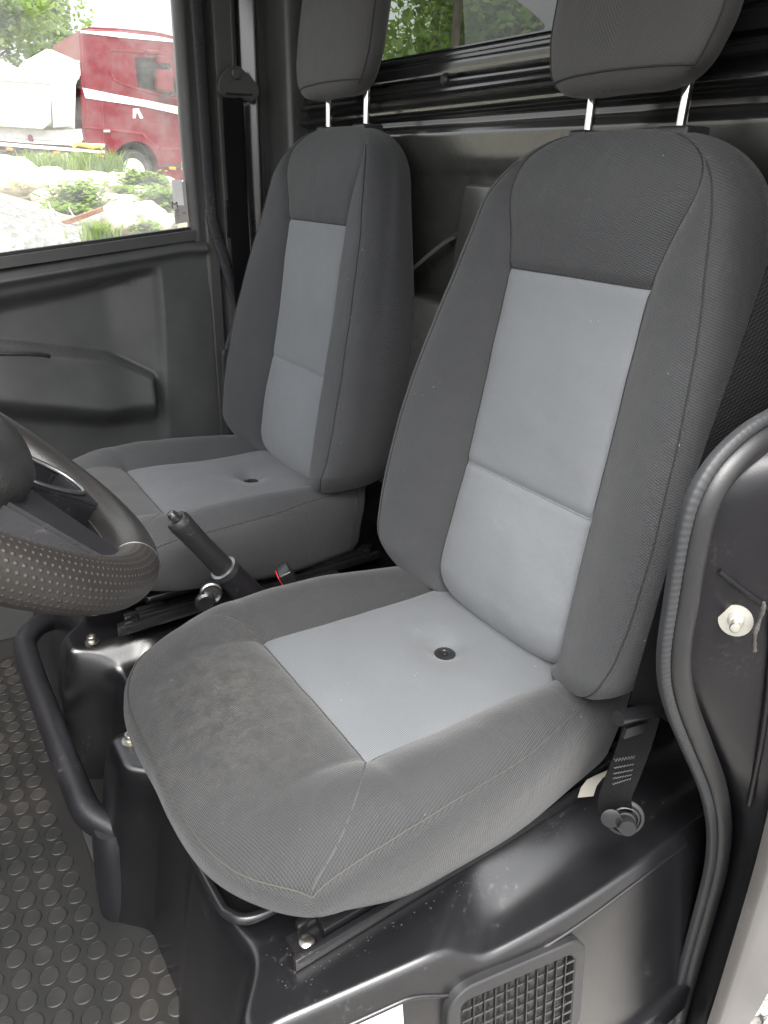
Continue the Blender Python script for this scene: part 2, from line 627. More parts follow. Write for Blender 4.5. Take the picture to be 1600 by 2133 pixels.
def make_backrest(parent, seedoff=0):
    z1 = [.10 + (.268 - .10) * t_ for t_ in cosp(26)]
    z2 = [.268 + (.547 - .268) * t_ for t_ in cosp(34)][1:]
    z3 = [.547 + (.62 - .547) * t_ for t_ in (1 - np.cos(np.linspace(0, math.pi / 2, 11)))][1:]
    rows = []
    for ps in np.linspace(math.pi / 2 * .985, .12, 9):      # bottom closing
        rows.append(('b', .10 - .062 * math.sin(ps), ps))
    rows += [('m', z, 0) for z in z1 + z2 + z3]
    for ps in np.linspace(.10, math.pi / 2 * .988, 16):
        rows.append(('t', .62 + .095 * math.sin(ps), ps))
    nA, nB, nC, nD, nE, nF = 12, 14, 7, 7, 6, 8
    V, UVc = [], []
    half_cols = nA + nB + nC + nD + nE + nF
    ncol = half_cols * 2
    for kind, z, ps in rows:
        g, W = float(itab(G_TAB, z)), float(itab(W_TAB, z))
        D = .108 - .026 * smooth(.3, .65, z)
        sx = 1.
        if kind == 't':
            q = math.cos(ps) ** .62
            g, W = g * q, W * q
            sx = math.cos(ps) ** .85
        if kind == 'b':
            q = math.cos(ps) ** .22
            g, W = g * q, W * q
            sx = math.cos(ps) ** .35
        eb = min(.026, W * .12)
        ys = W - eb
        g = min(g, ys - .006 * (W / .2))
        half = []
        xm = -.037 - .165 * z
        xcrest = -.190 if kind == 't' else xm - .06

        def fx(y):
            x = back_front_x(y, z, g, ys, seedoff)
            return xcrest + (x - xcrest) * sx

        xb = xm - D
        xb = xcrest + (xb - xcrest) * sx
        for t_ in cosp(nA):
            y = g * t_
            half.append((fx(y), y))
        for t_ in cosp(nB)[1:]:
            y = g + (ys - g) * t_
            half.append((fx(y), y))
        xs = half[-1][0]
        rx = min(.042, (xs - xb) * .42)
        for t_ in np.linspace(0, math.pi / 2, nC + 1)[1:]:
            half.append((xs - rx * (1 - math.cos(t_)), ys + eb * math.sin(t_)))
        xa, rb = xs - rx, min(.035, (xs - xb) * .3)
        for t_ in np.linspace(0, 1, nD + 1)[1:]:
            half.append((xa + (xb + rb - xa) * t_, W + .004 * math.sin(math.pi * t_) * sx))
        for t_ in np.linspace(0, math.pi / 2, nE + 1)[1:]:
            half.append((xb + rb - rb * math.sin(t_), W - rb * (1 - math.cos(t_))))
        ye = W - rb
        for t_ in np.linspace(0, 1, nF + 1)[1:]:
            half.append((xb, ye * (1 - t_)))
        loop = half[:-1] + [half[-1]] + [(x, -y) for x, y in half[-2:0:-1]]
        arc = 0
        prev = None
        for x, y in loop:
            zz = z
            if kind == 'b' or z < .16:
                zz = z + .030 * (abs(y) / .25) ** 2 * smooth(.16, .06, z)
            if kind != 'b':
                zz += .0 
            if prev is not None:
                arc += math.hypot(x - prev[0], y - prev[1])
            prev = (x, y)
            V.append((x, y, zz))
            UVc.append((arc, z))
        tot = arc
        for q_ in range(half_cols, ncol):
            a_, z_ = UVc[len(UVc) - ncol + q_]
            UVc[len(UVc) - ncol + q_] = (a_ - tot - math.hypot(loop[0][0] - loop[-1][0], loop[0][1] - loop[-1][1]), z_)
    nr = len(rows)
    ir_l = 9 + 26          # row index of the lumbar seam
    ir_t = ir_l + 34
    faces = {'backrest': [], 'panel': [], 'lumbar': []}
    N = ncol
    for i in range(nr - 1):
        for k in range(N):
            k2 = (k + 1) % N
            f = (i * N + k, i * N + k2, (i + 1) * N + k2, (i + 1) * N + k)
            kk = k if k < half_cols else N - 1 - k
            if kk < nA and i < ir_l:
                faces['lumbar'].append(f)
            elif kk < nA and i < ir_t:
                faces['panel'].append(f)
            else:
                faces['backrest'].append(f)
    faces['backrest'].append(tuple(range(N - 1, -1, -1)))
    faces['backrest'].append(tuple((nr - 1) * N + k for k in range(N)))

    def sub(name, fs, mat, par):
        ids = sorted({i for f in fs for i in f})
        mp = {a: b for b, a in enumerate(ids)}
        return mesh(name, [V[i] for i in ids], [[mp[i] for i in f] for f in fs], mat, par, True, 70, [UVc[i] for i in ids])

    b = sub('backrest', faces['backrest'], 'fabric_dark', parent)
    sub('back_panel', faces['panel'], 'fabric_grey', b)
    sub('lumbar_panel', faces['lumbar'], 'fabric_grey', b)
    # stitched seams
    def stitch(name, ids, r=.0010, mat='thread_dark', every=1, off=.0004):
        pts = [Vector(V[i]) + Vector((off, 0, 0)) for i in ids]
        return tube(name, pts, r, mat, b, 6)

    for sgn in (1, -1):
        c1 = nA if sgn > 0 else N - nA
        c2 = nA + nB if sgn > 0 else N - nA - nB
        stitch('seam', [i * N + c1 for i in range(8, nr - 7)])
        stitch('seam', [i * N + c2 for i in range(4, nr - 9)])
    cs = list(range(N - nA, N)) + list(range(0, nA + 1))
    stitch('seam', [ir_l * N + c for c in cs], .0007, 'thread_grey')
    stitch('seam', [ir_t * N + c for c in cs])
    return b


CW = ([-.12, -.03, .05, .12, .22, .30, .40], [.198, .206, .221, .234, .242, .243, .235])
CZ = ([-.13, .0, .12, .22, .28, .33, .37, .40, .43, .46], [.046, .046, .050, .057, .060, .060, .059, .056, .052, .045])
CH = ([-.13, -.05, .02, .10, .22, .30, .36, .41], [.018, .020, .028, .034, .030, .020, .008, .0])
GC = .137


def cushion_top(x, y, ys, so_=0):
    z = itab(CZ, x)
    g = GC * (ys / .232) ** .0 if x < .262 else GC + (ys - GC) * 0
    s = np.clip((abs(y) - GC) / max(ys - GC, .01), 0, 1)
    z += itab(CH, x) * (math.sin(math.pi * min(1, s / 1.12)) ** .9 * 1.0 + .30 * s)
    z -= .006 * s ** 3 * smooth(.28, .38, x)
    # plump roll in front of the pad
    if x > .262:
        ye = min(1., abs(y) / .235)
        xe = .4565 - .070 * ye ** 4.4
        v = np.clip((x - .262) / max(.02, xe - .262), 0, 1)
        z += .020 * math.sin(math.pi * v ** .9) ** .8 * (1 - ye ** 4) - .010 * v ** 6
    z -= .010 * s ** 8 * smooth(.0, .1, x) * 1.0
    # grey pad is slightly domed, pulled in at its edges
    if abs(y) < GC + .02 and x < .28:
        z += .008 * (1 - (abs(y) / (GC + .02)) ** 2) * smooth(.275, .2, x)
    z -= .0032 * math.exp(-((abs(y) - GC) / .006) ** 2) * smooth(.275, .255, x)
    z -= .0032 * math.exp(-((x - .262) / .006) ** 2) * smooth(GC + .01, GC - .005, abs(y))
    r = math.hypot(x - .04, y)
    z -= .014 * math.exp(-(r / .024) ** 2) + .013 * math.exp(-(r / .045) ** 2)
    z += .0030 * nz(x + so_, y, so_, 8) + .0011 * nz(x + so_, y, so_, 24)
    # seams from the pad's front corners out to the cushion's corners
    z -= .0028 * math.exp(-(corner_dist(x, y) / .005) ** 2)
    return z


CORNER = spline([(.262, GC), (.285, .168), (.312, .196), (.345, .219), (.384, .2320)], 6)


def corner_dist(x, y):
    y = abs(y)
    if x < .25 or y < .12:
        return 1.
    return min(math.hypot(x - p[0], y - p[1]) for p in CORNER)


def make_cushion(parent, so_=0, side_thread='thread'):
    xr = [-.125 + (.262 + .125) * t_ for t_ in np.linspace(0, 1, 46)]
    nfr = 26
    us = [GC * t_ for t_ in np.linspace(0, 1, 23)]
    vs_ = list(np.linspace(0, 1, 15))[1:]
    cols = [('a', -u) for u in us[::-1]][:-1] + [('a', u) for u in us]
    cols = [('b', -t_) for t_ in vs_[::-1]] + cols + [('b', t_) for t_ in vs_]
    nc = len(cols)
    V, UVc = [], []
    nrow = len(xr) + nfr
    for i in range(nrow):
        for kind, u in cols:
            if i < len(xr):
                x = xr[i]
                W = itab(CW, x)
                y = u if kind == 'a' else math.copysign(GC + (W - GC) * abs(u), u)
            else:
                w_ = (i - len(xr) + 1) / nfr
                w_ = 1 - (1 - w_) ** 1.25
                Wc = itab(CW, .262 + (.40 - .262) * w_)
                y = u if kind == 'a' else math.copysign(GC + (Wc - GC) * abs(u), u)
                xe = .4565 - .070 * (abs(y) / .235) ** 4.4
                x = .262 + (xe - .262) * w_
                W = Wc
            V.append((x, y, cushion_top(x, y, W, so_)))
            UVc.append((y, x))
    top = len(V)
    F_dark, F_grey = [], []
    ng = len(vs_)
    for i in range(nrow - 1):
        for k in range(nc - 1):
            f = (i * nc + k, (i + 1) * nc + k, (i + 1) * nc + k + 1, i * nc + k + 1)
            if i < len(xr) - 1 and ng <= k < nc - 1 - ng:
                F_grey.append(f)
            else:
                F_dark.append(f)
    # perimeter, going round: front (k up), near side (i down), rear, far side
    per = [(nrow - 1) * nc + k for k in range(nc)]
    per += [i * nc + nc - 1 for i in range(nrow - 2, -1, -1)]
    per += [k for k in range(nc - 2, -1, -1)]
    per += [i * nc for i in range(1, nrow - 1)]
    P = [np.array(V[i]) for i in per]
    n = len(per)
    prof_side = [(.004, -.003), (.010, -.015), (.014, -.036), (.014, -.060), (.010, -.084), (.002, -.104), (-.012, -.120), (-.045, -.130)]
    prof_front = [(.004, -.002), (.008, -.008), (.010, -.018), (.008, -.028), (.002, -.037), (-.008, -.044), (-.024, -.050), (-.05, -.053)]
    rings = [list(per)]
    outs = []
    for j in range(n):
        tg = P[(j + 8) % n][:2] - P[(j - 8) % n][:2]
        o = np.array([tg[1], -tg[0]])
        o = -o / np.linalg.norm(o)
        c = P[j][:2] - np.array([.16, 0])
        if o @ c < 0:
            o = -o
        outs.append(o)
    for q in range(8):
        ring = []
        for j in range(n):
            x, y, z = P[j]
            wf = float(smooth(.26, .40, x))
            po = (1 - wf) * np.array(prof_side[q]) + wf * np.array(prof_front[q])
            if x < -.08:
                po = po * np.array([.6, 1])
            o = outs[j]
            zz = z + po[1]
            if q == 7:
                zz = (1 - wf) * (-.098 + .056 * float(smooth(.0, .34, x))) + wf * zz
            elif q == 6:
                zz = (1 - wf) * (-.089 + .053 * float(smooth(.0, .34, x))) + wf * zz
            elif q == 5:
                zz = (1 - wf) * min(zz, -.070 + .046 * float(smooth(.0, .34, x))) + wf * zz
            bul = .0025 * nz(x * 1. + so_, y, q * .02, 14)
            V.append((x + o[0] * (po[0] + bul), y + o[1] * (po[0] + bul), zz))
            UVc.append((UVc[per[j]][0] + (.0 if abs(y) < .2 else math.copysign(abs(po[1]), y)), UVc[per[j]][1] - (po[1] if x > .38 else 0)))
            ring.append(len(V) - 1)
        # let the lower rings round off the sewn corner
        A = np.array([V[i_] for i_ in ring])
        for _ in range(2 + 9 * q):
            A = A * .5 + (np.roll(A, 1, 0) + np.roll(A, -1, 0)) * .25
        for i_, p_ in zip(ring, A):
            V[i_] = tuple(p_)
        rings.append(ring)
    F_side = []
    for a, b in zip(rings, rings[1:]):
        for j in range(n):
            F_side.append((a[j], a[(j + 1) % n], b[(j + 1) % n], b[j]))
    F_side.append(tuple(rings[-1]))

    def sub(name, fs, mat, par):
        ids = sorted({i for f in fs for i in f})
        mp = {a: b for b, a in enumerate(ids)}
        o = mesh(name, [V[i] for i in ids], [[mp[i] for i in f] for f in fs], mat, par, True, 75, [UVc[i] for i in ids])
        bm = bmesh.new()
        bm.from_mesh(o.data)
        bmesh.ops.recalc_face_normals(bm, faces=bm.faces)
        if name == 'cushion_panel' and sum(f.normal.z for f in bm.faces) < 0:
            bmesh.ops.reverse_faces(bm, faces=bm.faces)
        bm.to_mesh(o.data)
        bm.free()
        return o

    b = sub('cushion', F_dark + F_side, 'fabric_cushion' if so_ == 0 else 'fabric_dark', parent)
    sub('cushion_panel', F_grey, 'fabric_grey_dimmed', b)
    # edge seam with stitches
    ring = [Vector(V[i]) + Vector((outs[j][0] * .0008, outs[j][1] * .0008, .0006)) for j, i in enumerate(per)]
    k0 = nc + nrow - 3
    front = ring[-(nrow - 2):][8:] + ring[:k0 - 6]
    tube('edge_seam', front, .0009, side_thread, b, 6)
    for sgn in (1, -1):
        pts = [Vector((p[0], sgn * p[1], 0)) for p in CORNER]
        for p in pts:
            Wl = float(np.interp(p.x, [.262, .395], [.243, .235]))
            p.z = cushion_top(p.x, p.y, Wl, so_) + .0004
        tube('seam', pts, .0011, 'thread', b, 6)
    gi = [(i * nc + ng) for i in range(4, len(xr))] + [((len(xr) - 1) * nc + k) for k in range(ng, nc - ng)] + [i * nc + nc - 1 - ng for i in range(len(xr) - 1, 3, -1)]
    tube('seam', [Vector(V[i]) + Vector((0, 0, .0003)) for i in gi], .0009, 'thread_dark', b, 6)
    # eyelet
    zb = cushion_top(.04, 0, .22, so_)
    e = lathe('eyelet', [(.0055, .0005), (.0058, .003), (.0075, .0042), (.015, .0034), (.0172, .0018), (.0175, -.0015)], 'button_black', b, 28, Matrix.Translation((.04, 0, zb + .0035)))
    lathe('eyelet_ring', [(.0176, -.001), (.0186, .0004), (.0180, .0015), (.0174, .0012)], 'steel', e, 28, Matrix.Translation((.04, 0, zb + .0035)))
    lathe('eyelet_hole', [(.0028, .0), (.0030, .0030), (.0055, .0036), (.0056, .001)], 'rail_black', e, 20, Matrix.Translation((.04, 0, zb + .0035)))
    return b


def make_headrest(parent, zb, xf, hw, lean=-.16, skew=0.):
    """rounded block: near-flat front, stitched side panels, lowered rear edge"""
    h = .235
    rows = []
    for t_ in np.linspace(math.pi / 2 * .98, 0, 9)[:-1]:
        rows.append((.035 * (1 - math.sin(t_)), math.cos(t_) ** .45))
    rows += [(.035 + (h - .07) * t_, 1.) for t_ in np.linspace(0, 1, 22)]
    for t_ in np.linspace(0, math.pi / 2 * .98, 9)[1:]:
        rows.append((h - .035 + .035 * math.sin(t_), math.cos(t_) ** .45))
    n = 72
    V, UVc = [], []
    for zz, q in rows:
        z = zb + zz
        W = hw * (1 + .05 * math.sin(math.pi * zz / h)) * (.87 + .13 * smooth(0, .07, zz)) * q
        D = (.029 + .005 * math.sin(math.pi * zz / h)) * q
        xc = xf - .028 + lean * zz
        for k in range(n):
            a = 2 * math.pi * k / n
            c, s = math.cos(a), math.sin(a)
            y = W * math.copysign(abs(c) ** .32, c)
            dx = D * math.copysign(abs(s) ** .55, s)
            # soft crown on the front
            if dx > 0:
                dx += .008 * (1 - (y / max(W, .001)) ** 2) * q
            zb2 = -.012 * smooth(.06, 0, zz) * (abs(y) / hw) ** 2 * (1 if y < 0 else .3)
            yq = y * (1 - .26 * smooth(0, .030, -dx))
            V.append((xc + dx + .001 * nz(y, z, skew, 25), yq, z + zb2))
            UVc.append((y - dx * (1 if y > 0 else -1), zz))
    Fc = []
    for i in range(len(rows) - 1):
        for k in range(n):
            Fc.append((i * n + k, i * n + (k + 1) % n, (i + 1) * n + (k + 1) % n, (i + 1) * n + k))
    Fc.append(tuple(range(n - 1, -1, -1)))
    Fc.append(tuple((len(rows) - 1) * n + k for k in range(n)))
    hr = mesh('headrest', V, Fc, 'fabric_head', parent, True, 75, UVc)
    for kk in (6, 30):
        tube('seam', [Vector(V[i * n + kk]) + Vector((.0004, (.0006 if kk < 18 else -.0006), 0)) for i in range(5, len(rows) - 5)], .0012, 'thread_dark', hr, 6)
    rr = 6
    tube('seam', [Vector(V[rr * n + k]) + Vector((.0006, 0, -.0004)) for k in range(6, 31)], .0012, 'thread_dark', hr, 6)
    return hr


def make_seat(label, loc, grp, so_, hz, hx, tan, driver):
    s = thing('car_seat', label, 'car seat', loc, grp)
    make_cushion(s, so_, 'thread_tan' if tan else 'thread')
    make_backrest(s, so_)
    make_headrest(s, hz, hx, .119 if driver else .131, -.16, so_)
    for y in (.069, -.069):
        p = [(-.2, y, .66), (-.2, y, .705), (-.201, y, hz + .005), (-.2035, y, hz + .03)]
        post = tube('headrest_post', spline(p, 5), .0062, 'chrome', s, 20)
        bm = bmesh.new()
        boxbm(bm, (-.222, y - (.014 if y < 0 else .017), .690), (-.178, y + (.014 if y < 0 else .025), .7165), .004, 3)
        bmo('post_collar', bm, 'mid_plastic', s)
    # slide rails under the cushion
    for y in (.185, -.185):
        bm = bmesh.new()
        boxbm(bm, (-.16, y - .021, -.113), (.372, y - .013, -.093), .0015)
        boxbm(bm, (-.16, y + .013, -.113), (.392, y + .021, -.096), .0015)
        boxbm(bm, (-.16, y - .020, -.1135), (.385, y + .020, -.1105), .0008)
        boxbm(bm, (-.14, y - .009, -.108), (.350, y + .009, -.0905), .002)
        boxbm(bm, (.300, y - .0135, -.094), (.350, y - .0085, -.084), .001)
        r = bmo('slide_rail', bm, 'rail_black', s)
        lathe('rail_screw', [(.0045, 0), (.0090, .001), (.0090, .004), (.0055, .0065), (.002, .0068)], 'zinc', r, 20, axis_mtx((.368, y, -.1100), (0, 0, 1)))
    # seat pan and slide lever bar
    box('seat_pan', (-.10, -.17, -.092), (.33, .17, -.07), 'rail_black', s, .01, 3)
    bar = spline([(.26, -.165, -.088), (.34, -.172, -.090), (.404, -.172, -.094), (.428, -.150, -.096), (.433, -.10, -.097), (.433, .08, -.097), (.428, .118, -.096), (.405, .137, -.094), (.34, .140, -.090), (.27, .138, -.088)], 6)
    tube('slide_lever', bar, .0065, 'rail_black', s, 12)
    return s


d_seat = make_seat('black and grey cloth driver seat nearest the camera, dusty front edge, beside the open door', (0, 0, 0), 'pair of two tone cloth seats', 0., .752, -.152, True, True)
p_seat = make_seat('cleaner black and grey cloth passenger seat beside the far door window', (-.0078, -.68, .0263), 'pair of two tone cloth seats', 5.3, .762, -.150, False, False)
# small care tag sewn on the driver seat
tg = []
for i in range(7):
    for j in range(2):
        tg.append((-.085 + .012 * i - .004 * j, .222 + .02 * j + .006 * math.sin(i * 1.1), -.040 - .006 * i + .018 * j))
mesh('care_tag', tg, [(2 * i, 2 * i + 1, 2 * i + 3, 2 * i + 2) for i in range(6)], 'tag_cloth', d_seat)

# ------------------------------------------------------------------ vehicle cab
cab = thing('vehicle_cab', 'black plastic and sheet metal cab interior of a small work vehicle around the two seats', 'vehicle', (0, 0, -.43))
CO = Vector((0, 0, .43))


def local(o):
    """parts of the cab are modelled in world coordinates; shift their data into the cab's frame"""
    o.data.transform(Matrix.Translation(CO))
    return o


def cpart(o, parent=None):
    local(o)
    o.parent = parent or cab
    return o


ZF = -.400
XB = -.265
YD = -1.05


# seat base: one moulded sheet over the two pedestals, with rounded lobes in front
def smin(a, b, k):
    h = np.clip(.5 + .5 * (b - a) / k, 0, 1)
    return b + (a - b) * h - k * h * (1 - h)


def base_raw(x, y):
    top = -.114 + 0 * x
    # shelf along the near side, stepping down behind a curved shoulder
    sh = smooth(.196, .262, y - .070 * smooth(.14, .275, x)) * smooth(.315, .215, x)
    top = top - .040 * sh
    # sunk middle between the two seats
    tun = smooth(-.262, -.300, y) * smooth(-.520, -.470, y)
    top = top - .030 * tun * smooth(.30, .36, x) - .012 * tun
    xf = .472 - .075 * tun
    xf = xf - .046 * smooth(-.195, -.130, y) * smooth(.225, .15, y)
    xf = xf + .012 * smooth(-.02, .015, y) * smooth(.2, .1, y)
    xf = xf - .046 * smooth(-.565, -.63, y)
    front = -.114 + (xf - x) * 6.5
    yo = smin(.252 + .17 * np.clip(.43 - x, 0, .45), .306 + 0 * x, .02)
    side = -.114 + (yo - y) * 11.0
    z = smin(top, front, .075)
    z = smin(z, side, .050)
    return z


def base_height(x, y):
    # mouldings have generous radii: average the shape over a small disc
    acc = base_raw(x, y) * 2
    for r_, n_s in ((.006, 6), (.012, 10)):
        for k in range(n_s):
            a = 2 * math.pi * k / n_s
            acc = acc + base_raw(x + r_ * math.cos(a), y + r_ * math.sin(a))
    return np.maximum(acc / 18, ZF - .08)


xs = np.unique(np.concatenate([np.arange(XB - .02, .20, .008), np.arange(.20, .36, .004), np.arange(.36, .53, .0022)]))
ys_ = np.unique(np.concatenate([np.arange(-1.06, -.64, .009), np.arange(-.64, -.10, .003), np.arange(-.10, .17, .003), np.arange(.17, .40, .0022)]))
X, Y = np.meshgrid(xs, ys_, indexing='ij')
Z = base_height(X, Y)
V = np.c_[X.ravel(), Y.ravel(), Z.ravel()]
ny = len(ys_)
Fq = [(i * ny + j, (i + 1) * ny + j, (i + 1) * ny + j + 1, i * ny + j + 1) for i in range(len(xs) - 1) for j in range(ny - 1)
      if Z[i, j] > ZF - .06 or Z[i + 1, j + 1] > ZF - .06]
base = cpart(mesh('seat_base', V, Fq, 'base_black', None, True, 80))


def surf_z(x, y):
    return float(base_height(np.array(x), np.array(y)))


# crease under the side shoulder: a raised lip where the side wall begins
def wall_y(x, z):
    lo, hi = .2, .42
    for _ in range(40):
        mdl = (lo + hi) / 2
        if surf_z(x, mdl) > z:
            lo = mdl
        else:
            hi = mdl
    return lo


lip = []
for x in np.linspace(.455, -.16, 60):
    z = -.150 - .030 * float(smooth(.30, .22, x)) * 1.0 + .006 * float(smooth(.2, -.1, x))
    lip.append((x, wall_y(x, z) - .0005, z))
cpart(tube('side_ridge', lip, .0030, 'base_black', None, 10), base).matrix_parent_inverse = Matrix.Identity(4)

# bolts on the front lobes
for (x, y) in ((.421, -.527), (.437, -.238)):
    zt = surf_z(x, y)
    V1, F1 = lathe_vf([(.0085, 0), (.0128, .0004), (.0128, .0022), (.0085, .0024)], 24)
    V2, F2 = lathe_vf([(.0078, .0022), (.0082, .003), (.0082, .0125), (.0072, .0138), (.0045, .0138), (.0042, .009), (.001, .009)], 24)
    V_, F_ = merge([(V1, F1), (V2, F2)])
    o = mesh('socket_bolt', [Vector(v) + Vector((x, y, zt - .0006)) for v in V_], F_, 'zinc', None, True, 35)
    cpart(o, base)

def ray_base(px, py):
    d = RM.T @ np.array([(px - 800) / FPX, -(py - 1066.5) / FPX, 1.])
    t_ = .3
    while t_ < 2.5:
        p = CAM + d * t_
        if p[2] < surf_z(p[0], p[1]):
            return p
        t_ += .0005
    return p


# vent grille in the near side wall
def gp(u, v):
    """u along the vehicle (0 = front), v downwards; follows the wall"""
    x = .262 - .252 * u
    z = -.205 - .022 * u - .18 * v
    return x, z


def grille():
    def at(x, z, o=.004):
        return Vector((x, wall_y(x, z) + o, z))
    root_parts = []
    # frame: rounded rectangle ring
    ring = []
    r = .022
    pTL, pTR = ray_base(935, 2068), ray_base(1198, 1952)
    print('grille', pTL, pTR)
    x0, x1, z0, z1 = pTL[0], pTR[0], (pTL[2] + pTR[2]) / 2, (pTL[2] + pTR[2]) / 2 - .150
    for cx, cz, a0 in ((x1 + r, z0 - r, 90), (x1 + r, z1 + r, 180), (x0 - r, z1 + r, 270), (x0 - r, z0 - r, 0)):
        for k in range(7):
            a = R_(a0 + 15 * k)
            ring.append((cx + r * math.cos(a), cz + r * math.sin(a)))
    def tilt(x, z):
        return z + (pTL[2] - pTR[2]) / (x0 - x1) * (x - (x0 + x1) / 2)
    pts = [at(x, tilt(x, z), .0065) for x, z in ring]
    sec = [(-.010, -.008), (-.010, .002), (-.008, .0035), (.008, .0035), (.010, .002), (.010, -.008)]
    V0, F0 = [], []
    n = len(pts)
    for i, p in enumerate(pts):
        tgv = (pts[(i + 1) % n] - pts[(i - 1) % n]).normalized()
        up = Vector((0, .99, .14)).normalized()
        side = tgv.cross(up)
        for a_, b_ in sec:
            V0.append(p + side * a_ + up * b_)
    for i in range(n):
        j = (i + 1) % n
        for k in range(6):
            F0.append((i * 6 + k, i * 6 + (k + 1) % 6, j * 6 + (k + 1) % 6, j * 6 + k))
    fr = cpart(mesh('vent_grille', V0, F0, 'mid_plastic', None, True, 30), base)
    # bars over a flat dark sheet that paints the shaded recess behind
    bars = bmesh.new()
    xi0, xi1 = x0 - .010, x1 + .010
    for k in range(1, 11):
        x = xi0 + (xi1 - xi0) * k / 11
        a_, b_ = at(x, tilt(x, z0 - .008), .0085), at(x, tilt(x, z1 + .008), .0085)
        d = b_ - a_
        q = Matrix.Translation((a_ + b_) / 2) @ d.to_track_quat('Z', 'Y').to_matrix().to_4x4()
        vs = bmesh.ops.create_cube(bars, size=1)['verts']
        bmesh.ops.transform(bars, matrix=q @ Matrix.Diagonal((.0014, .004, d.length, 1)), verts=vs)
    for k in range(1, 8):
        z = (z0 - .005) + (z1 - z0 + .01) * k / 8
        a_, b_ = at(xi0, tilt(xi0, z), .0086), at(xi1, tilt(xi1, z), .0086)
        d = b_ - a_
        q = Matrix.Translation((a_ + b_) / 2) @ d.to_track_quat('Z', 'Y').to_matrix().to_4x4()
        vs = bmesh.ops.create_cube(bars, size=1)['verts']
        bmesh.ops.transform(bars, matrix=q @ Matrix.Diagonal((.0014, .004, d.length, 1)), verts=vs)
    gb = bmo('grille_bars', bars, 'rail_black', None)
    gb.data.transform(Matrix.Translation(CO))
    gb.parent = fr
    bk = []
    for i in range(2):
        for j in range(2):
            x = xi0 + .006 + (xi1 - xi0 - .012) * i
            z = z0 + (z1 - z0) * j
            bk.append(at(x, tilt(x, z), .0012))
    ob = mesh('grille_backing', bk, [(0, 1, 3, 2)], 'recess_shade', None)
    ob.data.transform(Matrix.Translation(CO))
    ob.parent = fr


t = NT('recess_shade')
nn_ = t.noise(90, 6, .7)
t.set(Base_Color=t.ramp(nn_, [(.45, (.003, .003, .003)), (.60, (.010, .009, .008)), (.72, (.10, .08, .05))]), Roughness=.7)  # dark base paints the shade of the recess; paler flecks at random
t.bump(nn_, .8, .01)
M['recess_shade'] = t.m
grille()

# white paper label on the side wall, in front of the grille
lv = []
for i in range(9):
    for j in range(5):
        x = .395 - .093 * i / 8
        z = -.156 + .004 - .050 * j / 4 + .030 * (x - .3)
        lv.append((x, wall_y(x, z) + .0012, z))
cpart(mesh('white_label', lv, [(i * 5 + j, i * 5 + j + 1, (i + 1) * 5 + j + 1, (i + 1) * 5 + j) for i in range(8) for j in range(4)], 'white_label', None), base)

# crumbs of dirt lying along the rails and in the folds of the base
rc = random.Random(3)
cv, cf = [], []
for i_ in range(190):
    u_ = rc.random()
    if u_ < .45:
        x = rc.uniform(-.10, .40)
        y = .213 + abs(rc.gauss(0, .006))
    elif u_ < .7:
        x, y = rc.uniform(.30, .41), rc.uniform(.16, .215)
    else:
        x, y = rc.uniform(.10, .40), -.50 + rc.gauss(0, .012)
    r_ = rc.uniform(.0003, .0012)
    z = surf_z(x, y) + r_ * .5
    b_ = len(cv)
    for dx_, dy_, dz_ in ((1, 0, 0), (-.5, .9, 0), (-.5, -.8, .1), (0, 0, .9), (.1, 0, -.7)):
        cv.append((x + dx_ * r_ * rc.uniform(.7, 1.4), y + dy_ * r_ * rc.uniform(.7, 1.4), z + dz_ * r_))
    cf += [(b_, b_ + 1, b_ + 3), (b_ + 1, b_ + 2, b_ + 3), (b_ + 2, b_, b_ + 3), (b_, b_ + 4, b_ + 1), (b_ + 1, b_ + 4, b_ + 2), (b_ + 2, b_ + 4, b_)]
simple('crumb', (.055, .045, .035), .9)
o = cpart(mesh('dirt_crumbs', cv, cf, 'crumb', None, False), base)
o['kind'] = 'stuff'

# ---- floor, tray
box_o = cpart(box('floor_pan', (-.32, -1.20, ZF - .03), (1.25, .322, ZF - .006), 'tray_black', None, 0))
tr = []
tray = cpart(box('floor_tray', (.425, -.80, ZF - .004), (.515, -.20, ZF + .012), 'tray_black', None, .004))

